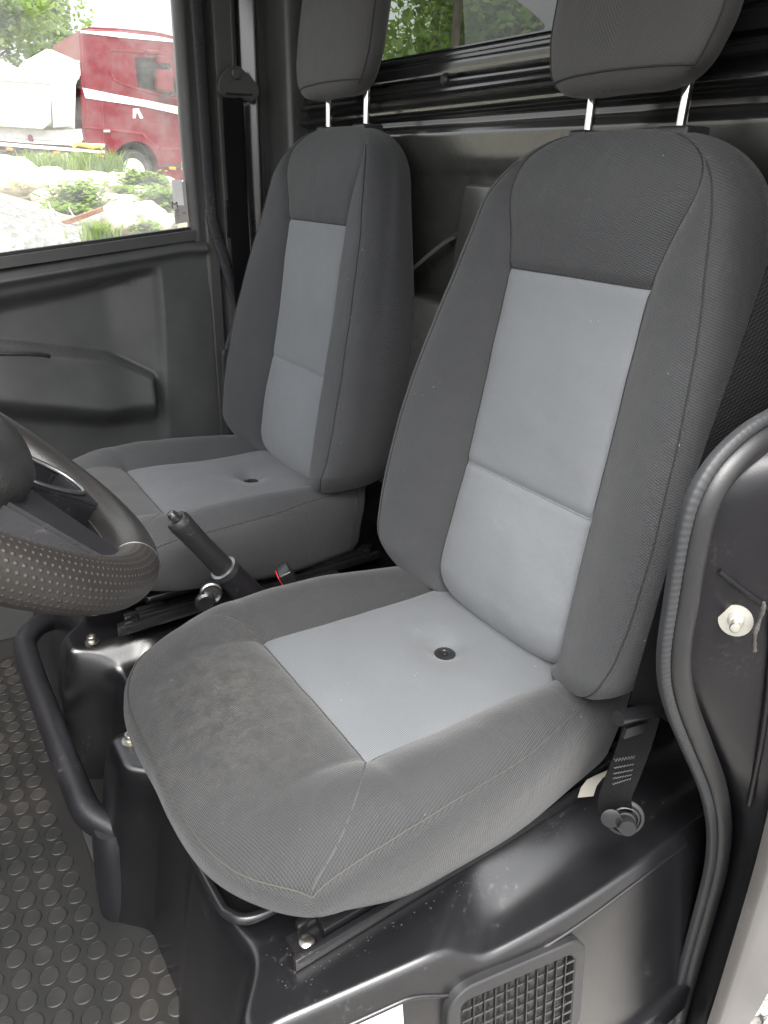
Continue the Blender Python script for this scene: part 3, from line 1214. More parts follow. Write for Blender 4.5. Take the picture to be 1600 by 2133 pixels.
# studded rubber mat: lies on the floor, one sheet with its coin pattern
def floor_mat():
    V_, F_ = [], []
    x0, x1, y0, y1 = .452, 1.15, -1.0, .315
    zt = ZF + .004
    nx, ny2 = 2, 2
    V_ += [(x0 + .06, y0, zt), (x1, y0, zt), (x1, y1, zt), (x0 - .02, y1, zt), (x0 + .005, -.15, zt), (x0 + .06, -.30, zt)]
    F_.append((0, 1, 2, 3, 4, 5))
    V_ += [(p[0], p[1], ZF - .003) for p in V_[:6]]
    for i in range(6):
        F_.append((i, (i + 1) % 6, 6 + (i + 1) % 6, 6 + i))
    seg = 24
    pr = [(.0148, .0000), (.0146, .0011), (.0138, .0014), (.0133, .0008), (.0126, .0011), (.0118, .0011), (.0, .0011)]
    ang = R_(2)
    ca, sa = math.cos(ang), math.sin(ang)
    for i in range(22):
        for j in range(-30, 14):
            lx, ly = i * .0335, j * .0365 + (.0182 if i % 2 else 0)
            x = .445 + lx * ca - ly * sa
            y = lx * sa + ly * ca - .10
            edge = x0 + (.02 if y > -.15 else .075)
            if x < edge + .002 or x > x1 - .02 or y < y0 + .02 or y > y1 - .02:
                continue
            b0 = len(V_)
            jr = 1 + rng.uniform(-.02, .02)
            for r, h in pr[:-1]:
                for k in range(seg):
                    a = 2 * math.pi * k / seg
                    V_.append((x + r * jr * math.cos(a), y + r * jr * math.sin(a), zt + h))
            V_.append((x, y, zt + .0011))
            for q in range(5):
                for k in range(seg):
                    k2 = (k + 1) % seg
                    F_.append((b0 + q * seg + k, b0 + q * seg + k2, b0 + (q + 1) * seg + k2, b0 + (q + 1) * seg + k))
            for k in range(seg):
                F_.append((b0 + 5 * seg + k, b0 + 5 * seg + (k + 1) % seg, len(V_) - 1))
    return mesh('floor_mat', V_, F_, 'mat_rubber', None, True, 18)


t = NT('mat_rubber')
n2 = t.noise(7, 6, .7)
n3 = t.noise(60, 4, .7)
geo = t.n('ShaderNodeNewGeometry')
sepp = t.n('ShaderNodeSeparateXYZ')
t.l(geo.outputs['Position'], sepp.inputs[0])
hi = t.math('MULTIPLY', t.math('SUBTRACT', sepp.outputs[2], ZF + .0045), 900.)
hi = t.ramp(hi, [(0., (0, 0, 0)), (1., (1, 1, 1))])
dust = t.math('MULTIPLY', t.ramp(n2, [(.42, (0, 0, 0)), (.66, (1, 1, 1))]), t.ramp(n3, [(.3, (.35,) * 3), (.7, (1, 1, 1))]))
cc = t.mix(t.math('MULTIPLY', dust, .55), (.0055, .0056, .0056), (.019, .0155, .0125))
cc = t.mix(t.math('MULTIPLY', hi, t.math('ADD', t.math('MULTIPLY', dust, .6), .10)), cc, (.058, .053, .047))
t.set(Base_Color=cc, Roughness=t.math('ADD', t.math('MULTIPLY', n3, .25), .33))
t.bump(t.noise(500, 4), .3, .0006)
M['mat_rubber'] = t.m
tag(floor_mat(), 'black rubber floor mat with round studs, dusty and worn, bottom left', 'floor mat')

cpart(box('door_sill', (-.30, .318, -.52), (1.25, .352, -.455), 'base_black', None, .008, 3))
# ---- bar in front of the seat base
bar_pts = spline([(.452, -.840, -.235), (.478, -.815, -.225), (.505, -.775, -.222), (.515, -.72, -.224), (.516, -.50, -.232), (.514, -.32, -.238), (.510, -.262, -.241), (.490, -.222, -.246), (.466, -.192, -.250), (.440, -.165, -.254)], 8)
gb = thing('grab_bar', 'thick black plastic coated bar bent at both ends in front of the seat base', 'bar', (.45, -.5, ZF))
o = tube('bar', bar_pts, .0218, 'bar_black', None, 20)
o.data.transform(Matrix.Translation((-.45, .5, -ZF)))
o.parent = gb
lathe('bar_foot', [(.036, .0), (.0385, .004), (.037, .05), (.034, .10), (.030, .150), (.024, .165)], 'bar_black', gb, 32, Matrix.Translation((.488 - .45, -.212 + .5, .0)))


# ---- rear bulkhead: profile (x, z) swept across the cab
prof = [(-.315, -.42), (-.312, .40), (-.311, .60), (-.309, .66), (-.303, .672), (-.298, .69), (-.297, .715), (-.296, .728),
        (-.299, .738), (-.304, .743), (-.304, .752), (-.298, .757), (-.286, .7605), (-.281, .765), (-.2805, .770), (-.285, .774), (-.296, .777),
        (-.304, .782), (-.306, .786), (-.300, .7885), (-.290, .790), (-.286, .7935), (-.287, .799), (-.293, .803), (-.296, .808), (-.2965, .812),
        (-.310, .8125), (-.312, .8195), (-.296, .820), (-.295, .823), (-.294, .838), (-.2955, .8405), (-.301, .8425), (-.301, .8465), (-.296, .8475), (-.296, .852), (-.299, .8555), (-.312, .857)]
prof = [(x + .035, .0257 + .961 * z if z > .5 else z) for x, z in prof]
PR = []
for a, b in zip(prof, prof[1:]):
    for k in range(3):
        PR.append((a[0] + (b[0] - a[0]) * k / 3, a[1] + (b[1] - a[1]) * k / 3))
PR.append(prof[-1])
ysw = np.linspace(-1.10, .345, 48)
V = []
for y in ysw:
    for (x, z) in PR:
        # ribs stand out more towards the near side
        V.append((x + .0035 * math.sin(y * 5.1) * smooth(.7, .8, z) * .5 - .004 * smooth(-.1, .3, y), y, z + .004 * math.sin(y * 2.3 + 1.) * (1 if .75 < z < .80 else 0)))
npf = len(PR)
Fq = [(i * npf + j, (i + 1) * npf + j, (i + 1) * npf + j + 1, i * npf + j + 1) for i in range(len(ysw) - 1) for j in range(npf - 1)]
bulk = cpart(mesh('rear_bulkhead', V, Fq, 'gloss_black', None, True, 50))
bulk.data.materials.append(M['bulk_lit'])
for p_ in bulk.data.polygons:
    if p_.center.z - .43 < .725:
        p_.material_index = 1
# upper part with the window opening (rounded corner on the near side)
WY0, WY1, WZ0, WZ1 = -.92, -.285, .857, 1.16
outer = [(-1.10, .849), (.345, .849), (.345, 1.26), (-1.10, 1.26)]
def rrect(y0, y1, z0, z1, r, n=8):
    out = []
    for cy, cz, a0 in ((y1 - r, z0 + r, 270), (y1 - r, z1 - r, 0), (y0 + r, z1 - r, 90), (y0 + r, z0 + r, 180)):
        for k in range(n + 1):
            a = R_(a0 + 90 * k / n)
            out.append((cy + r * math.cos(a), cz + r * math.sin(a)))
    return out


hole = rrect(WY0, WY1, WZ0 + .001, WZ1, .06)
# near lower corner slants up as a long diagonal
hole = [(y, z) for y, z in hole]
hole = [(-.30 + .0, .8625 if False else .862)] and hole
bm = bmesh.new()
def loopv(pts, x):
    return [bm.verts.new((x, y, z)) for y, z in pts]


def dense(pts, n):
    out = []
    L = len(pts)
    for i in range(L):
        a, b = pts[i], pts[(i + 1) % L]
        for k in range(n):
            out.append((a[0] + (b[0] - a[0]) * k / n, a[1] + (b[1] - a[1]) * k / n))
    return out


# window hole as polygon: photo shows a diagonal edge rising to the left behind the near headrest
hole = [(-.92, .858), (-.272, .858), (-.268, .862), (-.274, .868), (-.306, .888), (-.352, .912), (-.42, .945), (-.50, .985), (-.58, 1.03), (-.64, 1.08), (-.70, 1.12), (-.88, 1.12), (-.92, 1.09)]
hole = [(.0257 + .961 * y, .0257 + .961 * z + .0012) for y, z in hole]
vo_ = loopv(outer, -.265)
vi_ = loopv(hole, -.265)
eo = [bm.edges.new((vo_[i], vo_[(i + 1) % len(vo_)])) for i in range(len(vo_))]
ei = [bm.edges.new((vi_[i], vi_[(i + 1) % len(vi_)])) for i in range(len(vi_))]
bmesh.ops.triangle_fill(bm, edges=eo + ei, use_beauty=True)
r = bmesh.ops.extrude_face_region(bm, geom=list(bm.faces))
bmesh.ops.translate(bm, verts=[v for v in r['geom'] if isinstance(v, bmesh.types.BMVert)], vec=(-.02, 0, 0))
cpart(bmo('window_surround', bm, 'gloss_black', None, False), bulk)
wp = cpart(box('window_pane', (-.281, -.95, .83), (-.276, -.21, 1.14), 'rear_glass', None, 0), bulk)
cpart(box('corner_trim', (-.29, -1.09, -.35), (-.222, -.945, 1.25), 'trim_dark', None, .012, 3))
# clip in the slot
cpart(lathe('clip', [(.0075, 0), (.009, .001), (.009, .004), (.006, .007), (.001, .0075)], 'rubber', None, 16, axis_mtx((-.263, -.453, .806), (1, 0, 0))), bulk)
# lower pressing behind the near seat, and storage pocket between the seats
bm = bmesh.new()
boxbm(bm, (-.275, -.383, .30), (-.257, .27, .650), .008, 3)
for v in bm.verts:
    if v.co.x > -.268:
        v.co.x += .13 * (.650 - v.co.z)
cpart(bmo('lower_panel', bm, 'bulk_lit', None), bulk)
bm = bmesh.new()
boxbm(bm, (-.27, -.515, .10), (-.195, -.27, .462), .010, 4)
for v in bm.verts:
    if v.co.x > -.22:
        v.co.x += .15 * (.462 - v.co.z)
cpart(bmo('storage_box', bm, 'bulk_lit', None), bulk)
tube_o = tube('box_strap', spline([(-.200, -.505, .468), (-.225, -.48, .50), (-.252, -.425, .55), (-.263, -.40, .566)], 5), [(-.003, -.010), (-.003, .010), (.003, .010), (.003, -.010)], 'trim_dark', None)
cpart(tube_o, bulk)

# ---- far side: pillar trim, profile (x, y) swept upwards
pil = [(-.052, -1.065), (-.056, -1.052), (-.060, -1.049), (-.082, -1.048), (-.086, -1.052), (-.090, -1.060), (-.094, -1.062), (-.098, -1.050), (-.101, -1.044), (-.104, -1.043),
       (-.138, -1.043), (-.1395, -1.040), (-.1415, -1.040), (-.143, -1.044), (-.150, -1.046), (-.153, -1.062), (-.156, -1.064), (-.186, -1.034), (-.189, -1.033), (-.203, -1.050), (-.2055, -1.047), (-.208, -1.047), (-.210, -1.053),
       (-.230, -1.054), (-.233, -1.050), (-.2345, -1.046), (-.238, -1.046), (-.240, -1.050), (-.243, -1.054), (-.278, -1.054), (-.280, -1.049), (-.283, -1.049), (-.285, -1.054), (-.33, -1.054)]
zsw = np.concatenate([np.linspace(-.41, .3, 16), np.linspace(.32, 1.26, 40)])
V = []
for z in zsw:
    for k, (x, y) in enumerate(pil):
        # the seam lines lean slightly, spread towards the top
        lean = -.012 * (z - .8)
        V.append((x + lean * (1 if k > 9 else .6), y, z))
n_ = len(pil)
Fq = [(i * n_ + j, i * n_ + j + 1, (i + 1) * n_ + j + 1, (i + 1) * n_ + j) for i in range(len(zsw) - 1) for j in range(n_ - 1)]
pillar = cpart(mesh('pillar_trim', V, Fq, 'trim_dark', None, True, 30))
ks = pil.index((-.156, -1.064))
pillar.data.materials.append(M['gloss_black'])
for p_ in pillar.data.polygons:
    if p_.index % (n_ - 1) == ks:
        p_.material_index = 1
# quarter strip with a satin sheen between belt and pillar
# lower latch plate and screw on the pillar
bm = bmesh.new()
boxbm(bm, (-.128, -1.043, .52), (-.100, -1.038, .60), .002)
cpart(bmo('latch_plate', bm, 'rail_black', None), pillar)
cpart(lathe('screw', [(.004, 0), (.005, .001), (.004, .003), (.001, .0035)], 'rail_black', None, 14, axis_mtx((-.114, -1.038, .588), (0, 1, 0))), pillar)

# far door seal: ribbed band following the opening, with the kink above the latch
def ribbed(pts, wd, th, outv, period=.006, amp=.0008):
    P = spline(pts, 40)
    # resample evenly
    P = [np.array(p) for p in P]
    L = [0]
    for a, b in zip(P, P[1:]):
        L.append(L[-1] + float(np.linalg.norm(b - a)))
    n = int(L[-1] / (period / 4))
    S = np.linspace(0, L[-1], n)
    Q = np.array([[np.interp(s, L, [p[i] for p in P]) for i in range(3)] for s in S])
    outv = Vector(outv)
    V_, F_ = [], []
    for i in range(n):
        tg_ = Vector(Q[min(i + 3, n - 1)] - Q[max(i - 3, 0)]).normalized()
        side = tg_.cross(outv).normalized()
        o_ = side.cross(tg_)
        k = amp * math.sin(2 * math.pi * S[i] / period)
        c = Vector(Q[i])
        for a_, b_ in ((-wd / 2, -th / 2), (-wd / 2 - k, th / 4), (-wd / 3, th / 2 + k), (wd / 3, th / 2 + k), (wd / 2 + k, th / 4), (wd / 2, -th / 2)):
            V_.append(c + side * a_ + o_ * b_)
    for i in range(n - 1):
        for k in range(6):
            F_.append((i * 6 + k, i * 6 + (k + 1) % 6, (i + 1) * 6 + (k + 1) % 6, (i + 1) * 6 + k))
    return V_, F_


far_seal = [(-.066, -1.044, 1.24), (-.068, -1.044, .95), (-.066, -1.044, .62), (-.070, -1.044, .55), (-.088, -1.043, .48), (-.108, -1.042, .40), (-.117, -1.042, .355), (-.108, -1.042, .31), (-.088, -1.042, .26), (-.075, -1.042, .18), (-.075, -1.042, -.38)]
Vr, Fr = ribbed(far_seal, .026, .010, (0, 1, 0), .006, .0004)
cpart(mesh('door_seal', Vr, Fr, 'seal_rib', None, True, 60), pillar)

# ---- far door
door = cpart(mesh('passenger_door', *(lambda: (
    [(1.25, YD - .06, ZF), (-.045, YD - .06, ZF), (-.045, YD - .06, .40), (1.25, YD - .06, .36)], [(0, 1, 2, 3)]))(), 'door_dark', None))
def door_surface():
    """inner door card as a height field over (x, z)"""
    xs2 = np.arange(-.050, 1.10, .006)
    zs2 = np.concatenate([np.arange(-.40, .08, .02), np.arange(.08, .535, .0045)])
    V_ = []
    for x in xs2:
        for z in zs2:
            if z > .08:
                z = .08 + (z - .08) * (.5405 - (x + .017) * .107 - .018 - .08) / .455
            y = YD
            zr = .497 + .115 * (.02 - x) * .35            # ridge below the window rises to the rear
            zsill = .470 + .115 * (.4 - x) * 1.0 * .35
            # roll-over at the top
            top = .504 - .125 * max(0, x)
            y += .016 * float(np.exp(-((z - (top - .008)) / .011) ** 2))
            y -= .020 * float(smooth(top + .004, top + .016, z))
            # recess
            edge_x = .060 + .02 * float(smooth(.42, .05, z))
            top_r = .466 - .14 * max(0, x - .05) - .05 * float(smooth(.25, .05, x)) * 0
            inside = float(smooth(edge_x, edge_x + .022, x)) * float(smooth(top_r + .004, top_r - .020 - .02 * float(smooth(.05, .25, x)), z))
            deep = float(smooth(.05, .19, x))
            y -= (.010 + .030 * deep) * inside
            # armrest / bottle pocket
            atop = .213 + (x - .098) * .60 if x < .20 else .274 + (x - .2) * .22
            abot = .118 + .25 * max(0, x - .22)
            rr_ = float(smooth(.094, .118, x))
            arm = rr_ * float(smooth(atop + .004, atop - .008, z)) * float(smooth(abot - .030, abot + .045, z))
            y += (.062 + .018 * float(smooth(.1, .25, x))) * arm
            y += .0012 * nz(x, 0, z, 4)
            V_.append((x, y, z))
    n2_ = len(zs2)
    F_ = [(i * n2_ + j, i * n2_ + j + 1, (i + 1) * n2_ + j + 1, (i + 1) * n2_ + j) for i in range(len(xs2) - 1) for j in range(n2_ - 1)]
    return V_, F_


Vd, Fd = door_surface()
card = cpart(mesh('door_card', Vd, Fd, 'door_dark', None, True, 80), door)
# handle cup on the armrest
cpart(tube('door_handle', spline([(.46, -.974, .322), (.40, -.972, .316), (.355, -.974, .309), (.338, -.980, .303)], 6), [(-.004, -.008), (-.004, .008), (0, .010), (.004, .008), (.004, -.008), (0, -.010)], 'gloss_black', None), door)
# sill strip under the window and window frame post
def sillz(x):
    return .5405 - (x + .017) * .107


sill = []
cpart(tube('window_sill', [(x, YD - .012, sillz(x) - .014) for x in np.linspace(-.028, 1.2, 20)], [(-.012, -.016), (-.012, .012), (-.004, .018), (.006, .016), (.009, .008), (.009, -.016)], 'trim_dark', None, up=(0, 0, 1)), door)
cpart(tube('window_rubber', [(x, YD - .020, sillz(x) - .003) for x in np.linspace(-.020, 1.2, 20)], [(-.004, -.006), (-.004, .006), (.004, .006), (.005, 0), (.004, -.006)], 'rubber', None, up=(0, 0, 1)), door)
fp = spline([(-.021, YD - .02, .50), (-.020, YD - .02, .70), (-.026, YD - .02, 1.0), (-.030, YD - .02, 1.24)], 6)
cpart(tube('window_frame', [tuple(Vector(p) + Vector((-.022, 0, 0))) for p in fp], [(-.020, -.014), (-.020, .014), (-.012, .017), (-.010, .013), (0, .013), (.002, .018), (.014, .018), (.020, .012), (.020, -.014)], 'trim_dark', None, up=(1, 0, 0)), door)
cpart(box('window_header', (-.06, YD - .05, 1.19), (.66, YD + .0, 1.25), 'trim_dark', None, .008), door)
pane = cpart(box('window_pane', (-.035, YD - .026, .42), (.80, YD - .022, 1.2), 'side_glass', None, 0), door)
# sticker and glass marks in the lower rear corner of the window
yy = YD - .0205
st = []
a = U(357, 374, 'y', yy); b = U(391, 374, 'y', yy); c = U(389, 393, 'y', yy); d_ = U(400, 470, 'y', yy); e = U(365, 470, 'y', yy)
def quadp(name, P4, mat, off=0.):
    return cpart(mesh(name, [(p[0], yy + off, p[2]) for p in P4], [tuple(range(len(P4)))], mat, None), pane)


simple('film_grey', (.42, .40, .37), .7)
simple('ink', (.02, .02, .02), .7)
quadp('grey_film', [U(376, 379, 'y', yy), U(391, 379, 'y', yy), U(397.5, 461, 'y', yy), U(366, 467, 'y', yy), U(363, 448, 'y', yy), U(371, 427, 'y', yy), U(382, 427, 'y', yy)], 'film_grey', 0.)
quadp('white_sticker', [U(357, 374, 'y', yy), U(378, 374, 'y', yy), U(383.5, 428, 'y', yy), U(361, 427, 'y', yy)], 'white_label', .0006)


def text(body, size, mat, parent, mtx, extrude=.0003, mirror=False, name='lettering', width=1.):
    cu = bpy.data.curves.new(name, 'FONT')
    cu.body = body
    cu.size = size
    cu.extrude = extrude
    cu.align_x = 'CENTER'
    cu.align_y = 'CENTER'
    cu.resolution_u = 3
    ob = bpy.data.objects.new(name + '_tmp', cu)
    col.objects.link(ob)
    dg = bpy.context.evaluated_depsgraph_get()
    me = bpy.data.meshes.new_from_object(ob.evaluated_get(dg))
    bpy.data.objects.remove(ob)
    bpy.data.curves.remove(cu)
    me.transform(mtx @ Matrix.Diagonal((-width if mirror else width, 1, 1, 1)))
    me.materials.clear()
    return link(name, me, mat, parent, False)


def glass_text(px, py, body, size, w_=1.):
    p = U(px, py, 'y', yy)
    mt = Matrix(((-1, 0, 0, p[0]), (0, 0, 1, yy + .0014), (0, 1, 0, p[2]), (0, 0, 0, 1)))
    o = text(body, size, 'ink', None, mt, .0001, True, 'glass_mark', w_)
    cpart(o, pane)


glass_text(363.5, 427, 'M', .017, 1.2)
glass_text(363.5, 433, 'I II III', .0048, 1.0)
glass_text(368, 438.5, 'II III', .0068)
glass_text(365, 444, 'II I III II', .0040)
glass_text(370, 449.5, 'II III I', .0036)
glass_text(371, 454, 'I II', .0036)
glass_text(383, 444, 'E2', .006)

# belt on the far pillar
fb = thing('seat_belt', 'black seat belt hanging straight down the far pillar from its upper loop', 'seat belt', (-.15, -1.02, .40))
FBO = Vector((.15, 1.02, -.40))


def belt_strip(name, pts, wd, th, mat, parent, wdir, off, uvs=True, curl=0.):
    P = [Vector(p) for p in spline(pts, 14)]
    n = len(P)
    V_, F_, uv = [], [], []
    L = 0
    ribs = 13
    for i in range(n):
        if i:
            L += (P[i] - P[i - 1]).length
        tg_ = (P[min(i + 1, n - 1)] - P[max(i - 1, 0)]).normalized()
        wv_ = Vector(wdir[i * (len(wdir) - 1) // (n - 1)] if isinstance(wdir, list) else wdir)
        sd_ = (wv_ - tg_ * wv_.dot(tg_)).normalized()
        nn = sd_.cross(tg_)
        for k in range(ribs):
            t_ = k / (ribs - 1) * 2 - 1
            hgt = th / 2 + .00035 * math.cos(t_ * math.pi * 5)
            V_.append(P[i] + off + sd_ * (wd / 2 * t_) + nn * (hgt + curl * (1 - t_ * t_)))
            uv.append((t_ * wd / 2, L))
        for k in range(ribs - 1, -1, -1):
            t_ = k / (ribs - 1) * 2 - 1
            V_.append(P[i] + off + sd_ * (wd / 2 * t_) + nn * (-th / 2 + curl * (1 - t_ * t_)))
            uv.append((t_ * wd / 2, L))
    m_ = ribs * 2
    for i in range(n - 1):
        for k in range(m_):
            F_.append((i * m_ + k, i * m_ + (k + 1) % m_, (i + 1) * m_ + (k + 1) % m_, (i + 1) * m_ + k))
    return mesh(name, V_, F_, mat, parent, True, 60, uv)


def yb(px, py, y=-1.012):
    return tuple(U(px, py, 'y', y))


belt_strip('webbing', [yb(484, 205), yb(490, 330, -1.014), yb(499, 470, -1.010), yb(510, 640, -1.0), yb(530, 800, -.99)], .046, .0014, 'webbing', fb, (1, 0, 0), FBO)
# loop plate
q0 = [yb(462, 150), yb(478, 138), yb(498, 137), yb(538, 178), yb(541, 195), yb(532, 208), yb(522, 213), yb(500, 203), yb(472, 203), yb(456, 195), yb(452, 180), yb(456, 165)]
bm = bmesh.new()
vs = [bm.verts.new(Vector(p) + FBO + Vector((0, .004, 0))) for p in q0]
bm.faces.new(vs)
r = bmesh.ops.extrude_face_region(bm, geom=list(bm.faces))
bmesh.ops.translate(bm, verts=[v for v in r['geom'] if isinstance(v, bmesh.types.BMVert)], vec=(0, -.016, 0))
bmesh.ops.bevel(bm, geom=list(bm.edges), offset=.003, segments=3, affect='EDGES')
lp = bmo('loop_plate', bm, 'trim_dark', fb)
lathe('plate_bolt', [(.009, 0), (.011, .002), (.009, .006), (.002, .007)], 'trim_dark', fb, 20, axis_mtx(Vector(yb(490, 155)) + FBO + Vector((0, .004, 0)), (0, 1, 0)))
tube('loop_slot', [Vector(yb(468, 195)) + FBO + Vector((0, .008, 0)), Vector(yb(522, 198)) + FBO + Vector((0, .008, 0))], .0016, 'rail_black', fb, 8)

# ---- roof, windscreen surround, dash and near side door opening
cpart(box('roof', (-.34, -1.08, 1.245), (.80, .36, 1.29), 'roof_lining', None, .01))
cpart(tube('windscreen_pillar', [(1.08, -1.05, .40), (.78, -1.05, 1.26)], .028, 'trim_dark', None, 12))
bm = bmesh.new()
boxbm(bm, (.98, -1.05, -.40), (1.25, .30, .36), .03, 3)
cpart(bmo('dashboard', bm, 'trim_dark', None))

YN = .34
near_seal = [(-.12, YN + .03, .62), (-.025, YN, .468), (.020, YN, .448), (.054, YN, .425), (.064, YN, .385), (.066, YN, .339), (.060, YN, .27), (.046, YN, .200), (.010, YN, .125), (-.049, YN, .052), (-.105, YN, -.020), (-.148, YN, -.086), (-.165, YN, -.15), (-.172, YN, -.237), (-.186, YN, -.40), (-.205, YN, -.60)]
near_seal = [tuple(U(px, py, 'y', YN)) for px, py in ((1700, 838), (1600, 893), (1545, 930), (1492, 985), (1455, 1055), (1432, 1150), (1414, 1260), (1402, 1340), (1402, 1410), (1420, 1480), (1452, 1560), (1483, 1640), (1496, 1720), (1490, 1800), (1468, 1890), (1440, 1990), (1402, 2133), (1370, 2260))]
nst = thing('door_seal', 'black rubber seal around the near door opening, smooth tube beside a ribbed lip', 'door seal', (.0, YN, -.40))
NSO = Vector((0, -YN, .40))
# ribbed lip (nearer the seat) and smooth bulb
def off_path(pts, o, yo):
    P = [np.array(p) for p in spline(pts, 8)]
    out = []
    for i, p in enumerate(P):
        tg_ = P[min(i + 1, len(P) - 1)] - P[max(i - 1, 0)]
        tg_ /= np.linalg.norm(tg_)
        s_ = np.cross(tg_, [0, 1, 0])
        s_ /= np.linalg.norm(s_)
        out.append(tuple(p + s_ * o + np.array([0, yo, 0])))
    return out


lipp = off_path(near_seal, .0108, -.001)
bulb = off_path(near_seal, -.0055, .002)
Vr, Fr = ribbed([lipp[i] for i in range(0, len(lipp), 4)], .011, .010, (0.5, 1, .2), .007, .00022)
mesh('ribbed_lip', [Vector(v) + NSO for v in Vr], Fr, 'seal_rib', nst, True, 60)
tube('seal_tube', [Vector(p) + NSO for p in bulb], .0122, 'rubber', nst, 20)

# door jamb: folded sheet outside the seal (faces forwards and outwards)
def jamb():
    S = [np.array(p) for p in spline(near_seal, 8)]
    V_, n = [], len(S)
    rows_ = []
    for p in S:
        z = p[2]
        x_in = p[0] - .030
        rows_.append([(x_in + .012, YN - .006, z), (x_in - .004, YN + .002, z)])
    return rows_


SX = [p for p in spline(near_seal, 6)]
V_ = []
zz_ = []
# jamb rows at levels of z; inner edge follows the seal, outer edge is the body corner
corner = [tuple(U(px, py, 'y', .405)) for px, py in ((1700, 1090), (1665, 1290), (1640, 1480), (1615, 1640), (1580, 1790), (1541, 1925), (1497, 2070), (1455, 2200), (1430, 2290))]
corner_s = spline(corner, 10)
inner_s = [np.array(p) for p in spline(near_seal, 10)]
cz = np.array([p[2] for p in corner_s])[::-1]
cx = np.array([p[0] for p in corner_s])[::-1]
iz = np.array([p[2] for p in inner_s])
ix = np.array([p[0] for p in inner_s])
order = np.argsort(iz)
iz, ix = iz[order], ix[order]
zl = np.linspace(-.62, .60, 90)
nacross = 26
for z in zl:
    xi = float(np.interp(z, iz, ix)) - .012
    xo = float(np.interp(z, cz, cx))
    xd = min(xi, xo + .01) - .030            # depth of the folded channel
    for k in range(nacross):
        t_ = k / (nacross - 1)
        y = (YN - .010) + (.405 - YN + .010) * t_
        dip = float(smooth(0, .16, t_)) * float(smooth(1., .86, t_))
        x = xi + (xo - xi) * float(smooth(.05, .95, t_)) * 1.0
        x = x - .012 * dip
        # ledge of the pressing
        V_.append((x, y, z))
Fq = [(i * nacross + k, i * nacross + k + 1, (i + 1) * nacross + k + 1, (i + 1) * nacross + k) for i in range(len(zl) - 1) for k in range(nacross - 1)]
jb = cpart(mesh('door_jamb', V_, Fq, 'jamb', None, True, 40))
# sheet between seal and seat base (inner side wall below the window line)
V_ = []
for z in zl:
    xi = float(np.interp(z, iz, ix)) - .004
    for k in range(8):
        t_ = k / 7
        V_.append((xi + (XB - .01 - xi) * t_, YN - .012 + .004 * math.sin(t_ * 3), z))
Fq = [(i * 8 + k, i * 8 + k + 1, (i + 1) * 8 + k + 1, (i + 1) * 8 + k) for i in range(len(zl) - 1) for k in range(7)]
cpart(mesh('inner_side_wall', V_, Fq, 'base_black', None, True, 40))
# upper inner pillar cover up to the roof (near side)
cpart(box('near_pillar', (-.34, YN - .012, .60), (-.02, YN + .07, 1.26), 'trim_dark', None, .015, 3))
# outer body skin behind the jamb corner
V_ = []
nb = 14
for z in np.linspace(-.66, .60, 60):
    xo = float(np.interp(z, cz, cx))
    for k in range(nb):
        t_ = k / (nb - 1)
        rr2 = .012
        if k < 5:
            a = math.pi / 2 * k / 4
            V_.append((xo - rr2 * (1 - math.cos(a)) * 1.0 - .0 + .001, .403 + rr2 * math.sin(a), z))
        else:
            xar = -.331 - .505 * (z + .468)
            ln_ = max(.0, min(.40, (xo - rr2) - xar))
            V_.append((xo - rr2 - ln_ * (k - 4) / (nb - 5), .403 + rr2, z))
Fq = [(i * nb + k, i * nb + k + 1, (i + 1) * nb + k + 1, (i + 1) * nb + k) for i in range(59) for k in range(nb - 1)]
cpart(mesh('body_side_skin', V_, Fq, 'body_paint', None, True, 60))

# striker stud with washer on the jamb
def jamb_x(y, z):
    xi = float(np.interp(z, iz, ix)) - .012
    xo = float(np.interp(z, cz, cx))
    t_ = (y - (YN - .010)) / (.405 - YN + .010)
    dip = float(smooth(0, .16, t_)) * float(smooth(1., .86, t_))
    return xi + (xo - xi) * float(smooth(.05, .95, t_)) - .012 * dip


# find where the sight line of the washer meets the jamb
best = None
for yv in np.linspace(YN, .40, 60):
    p = U(1533, 1288, 'y', yv)
    dd = abs(p[0] - jamb_x(yv, p[2]))
    if best is None or dd < best[0]:
        best = (dd, p)
sp = best[1]
print('STUD', sp, best[0], 'LEDGE')
sdir = Vector((.80, .42, .25)).normalized()
stud = lathe('striker_stud', [(.0150, .0), (.0152, .0022), (.0075, .0024), (.0072, .0055), (.0062, .0058), (.0060, .0085), (.0036, .009), (.0036, .0235), (.0044, .0240), (.0046, .0300), (.0038, .0312), (.001, .0313)], 'zinc', None, 28, axis_mtx(Vector(sp) + sdir * .007, sdir))
cpart(stud, jb)
lg = []
for k in range(9):
    yv = .352 + (.388 - .352) * k / 8
    zv = .336 - .055 * k / 8
    lg.append((jamb_x(yv, zv) + .001, yv, zv))
cpart(tube('jamb_ledge', lg, .0028, 'jamb', None, 10), jb)
fl_ = []
for yv, zv in ((.386, .50), (.386, .31), (.3855, .24), (.385, .17), (.383, .10), (.380, .04), (.377, -.02)):
    fl_.append((jamb_x(yv, zv) + .004, yv, zv))
cpart(tube('jamb_flange', spline(fl_, 6), .0035, 'jamb', None, 10), jb)
# blob of seam sealer along the jamb's edge
pts = [U(1597 - 0, 1252, 'y', .392), U(1592, 1275, 'y', .392), U(1582, 1305, 'y', .392), U(1577, 1320, 'y', .392), U(1576, 1352, 'y', .392)]
pts = [tuple(p + np.array([.004, .0, 0])) for p in pts]
cpart(tube('seam_sealer', spline(pts, 5), [.0014 + .0012 * rng.random() for _ in range(4 * 5 + 1)], 'seam_sealer', None, 10), jb)

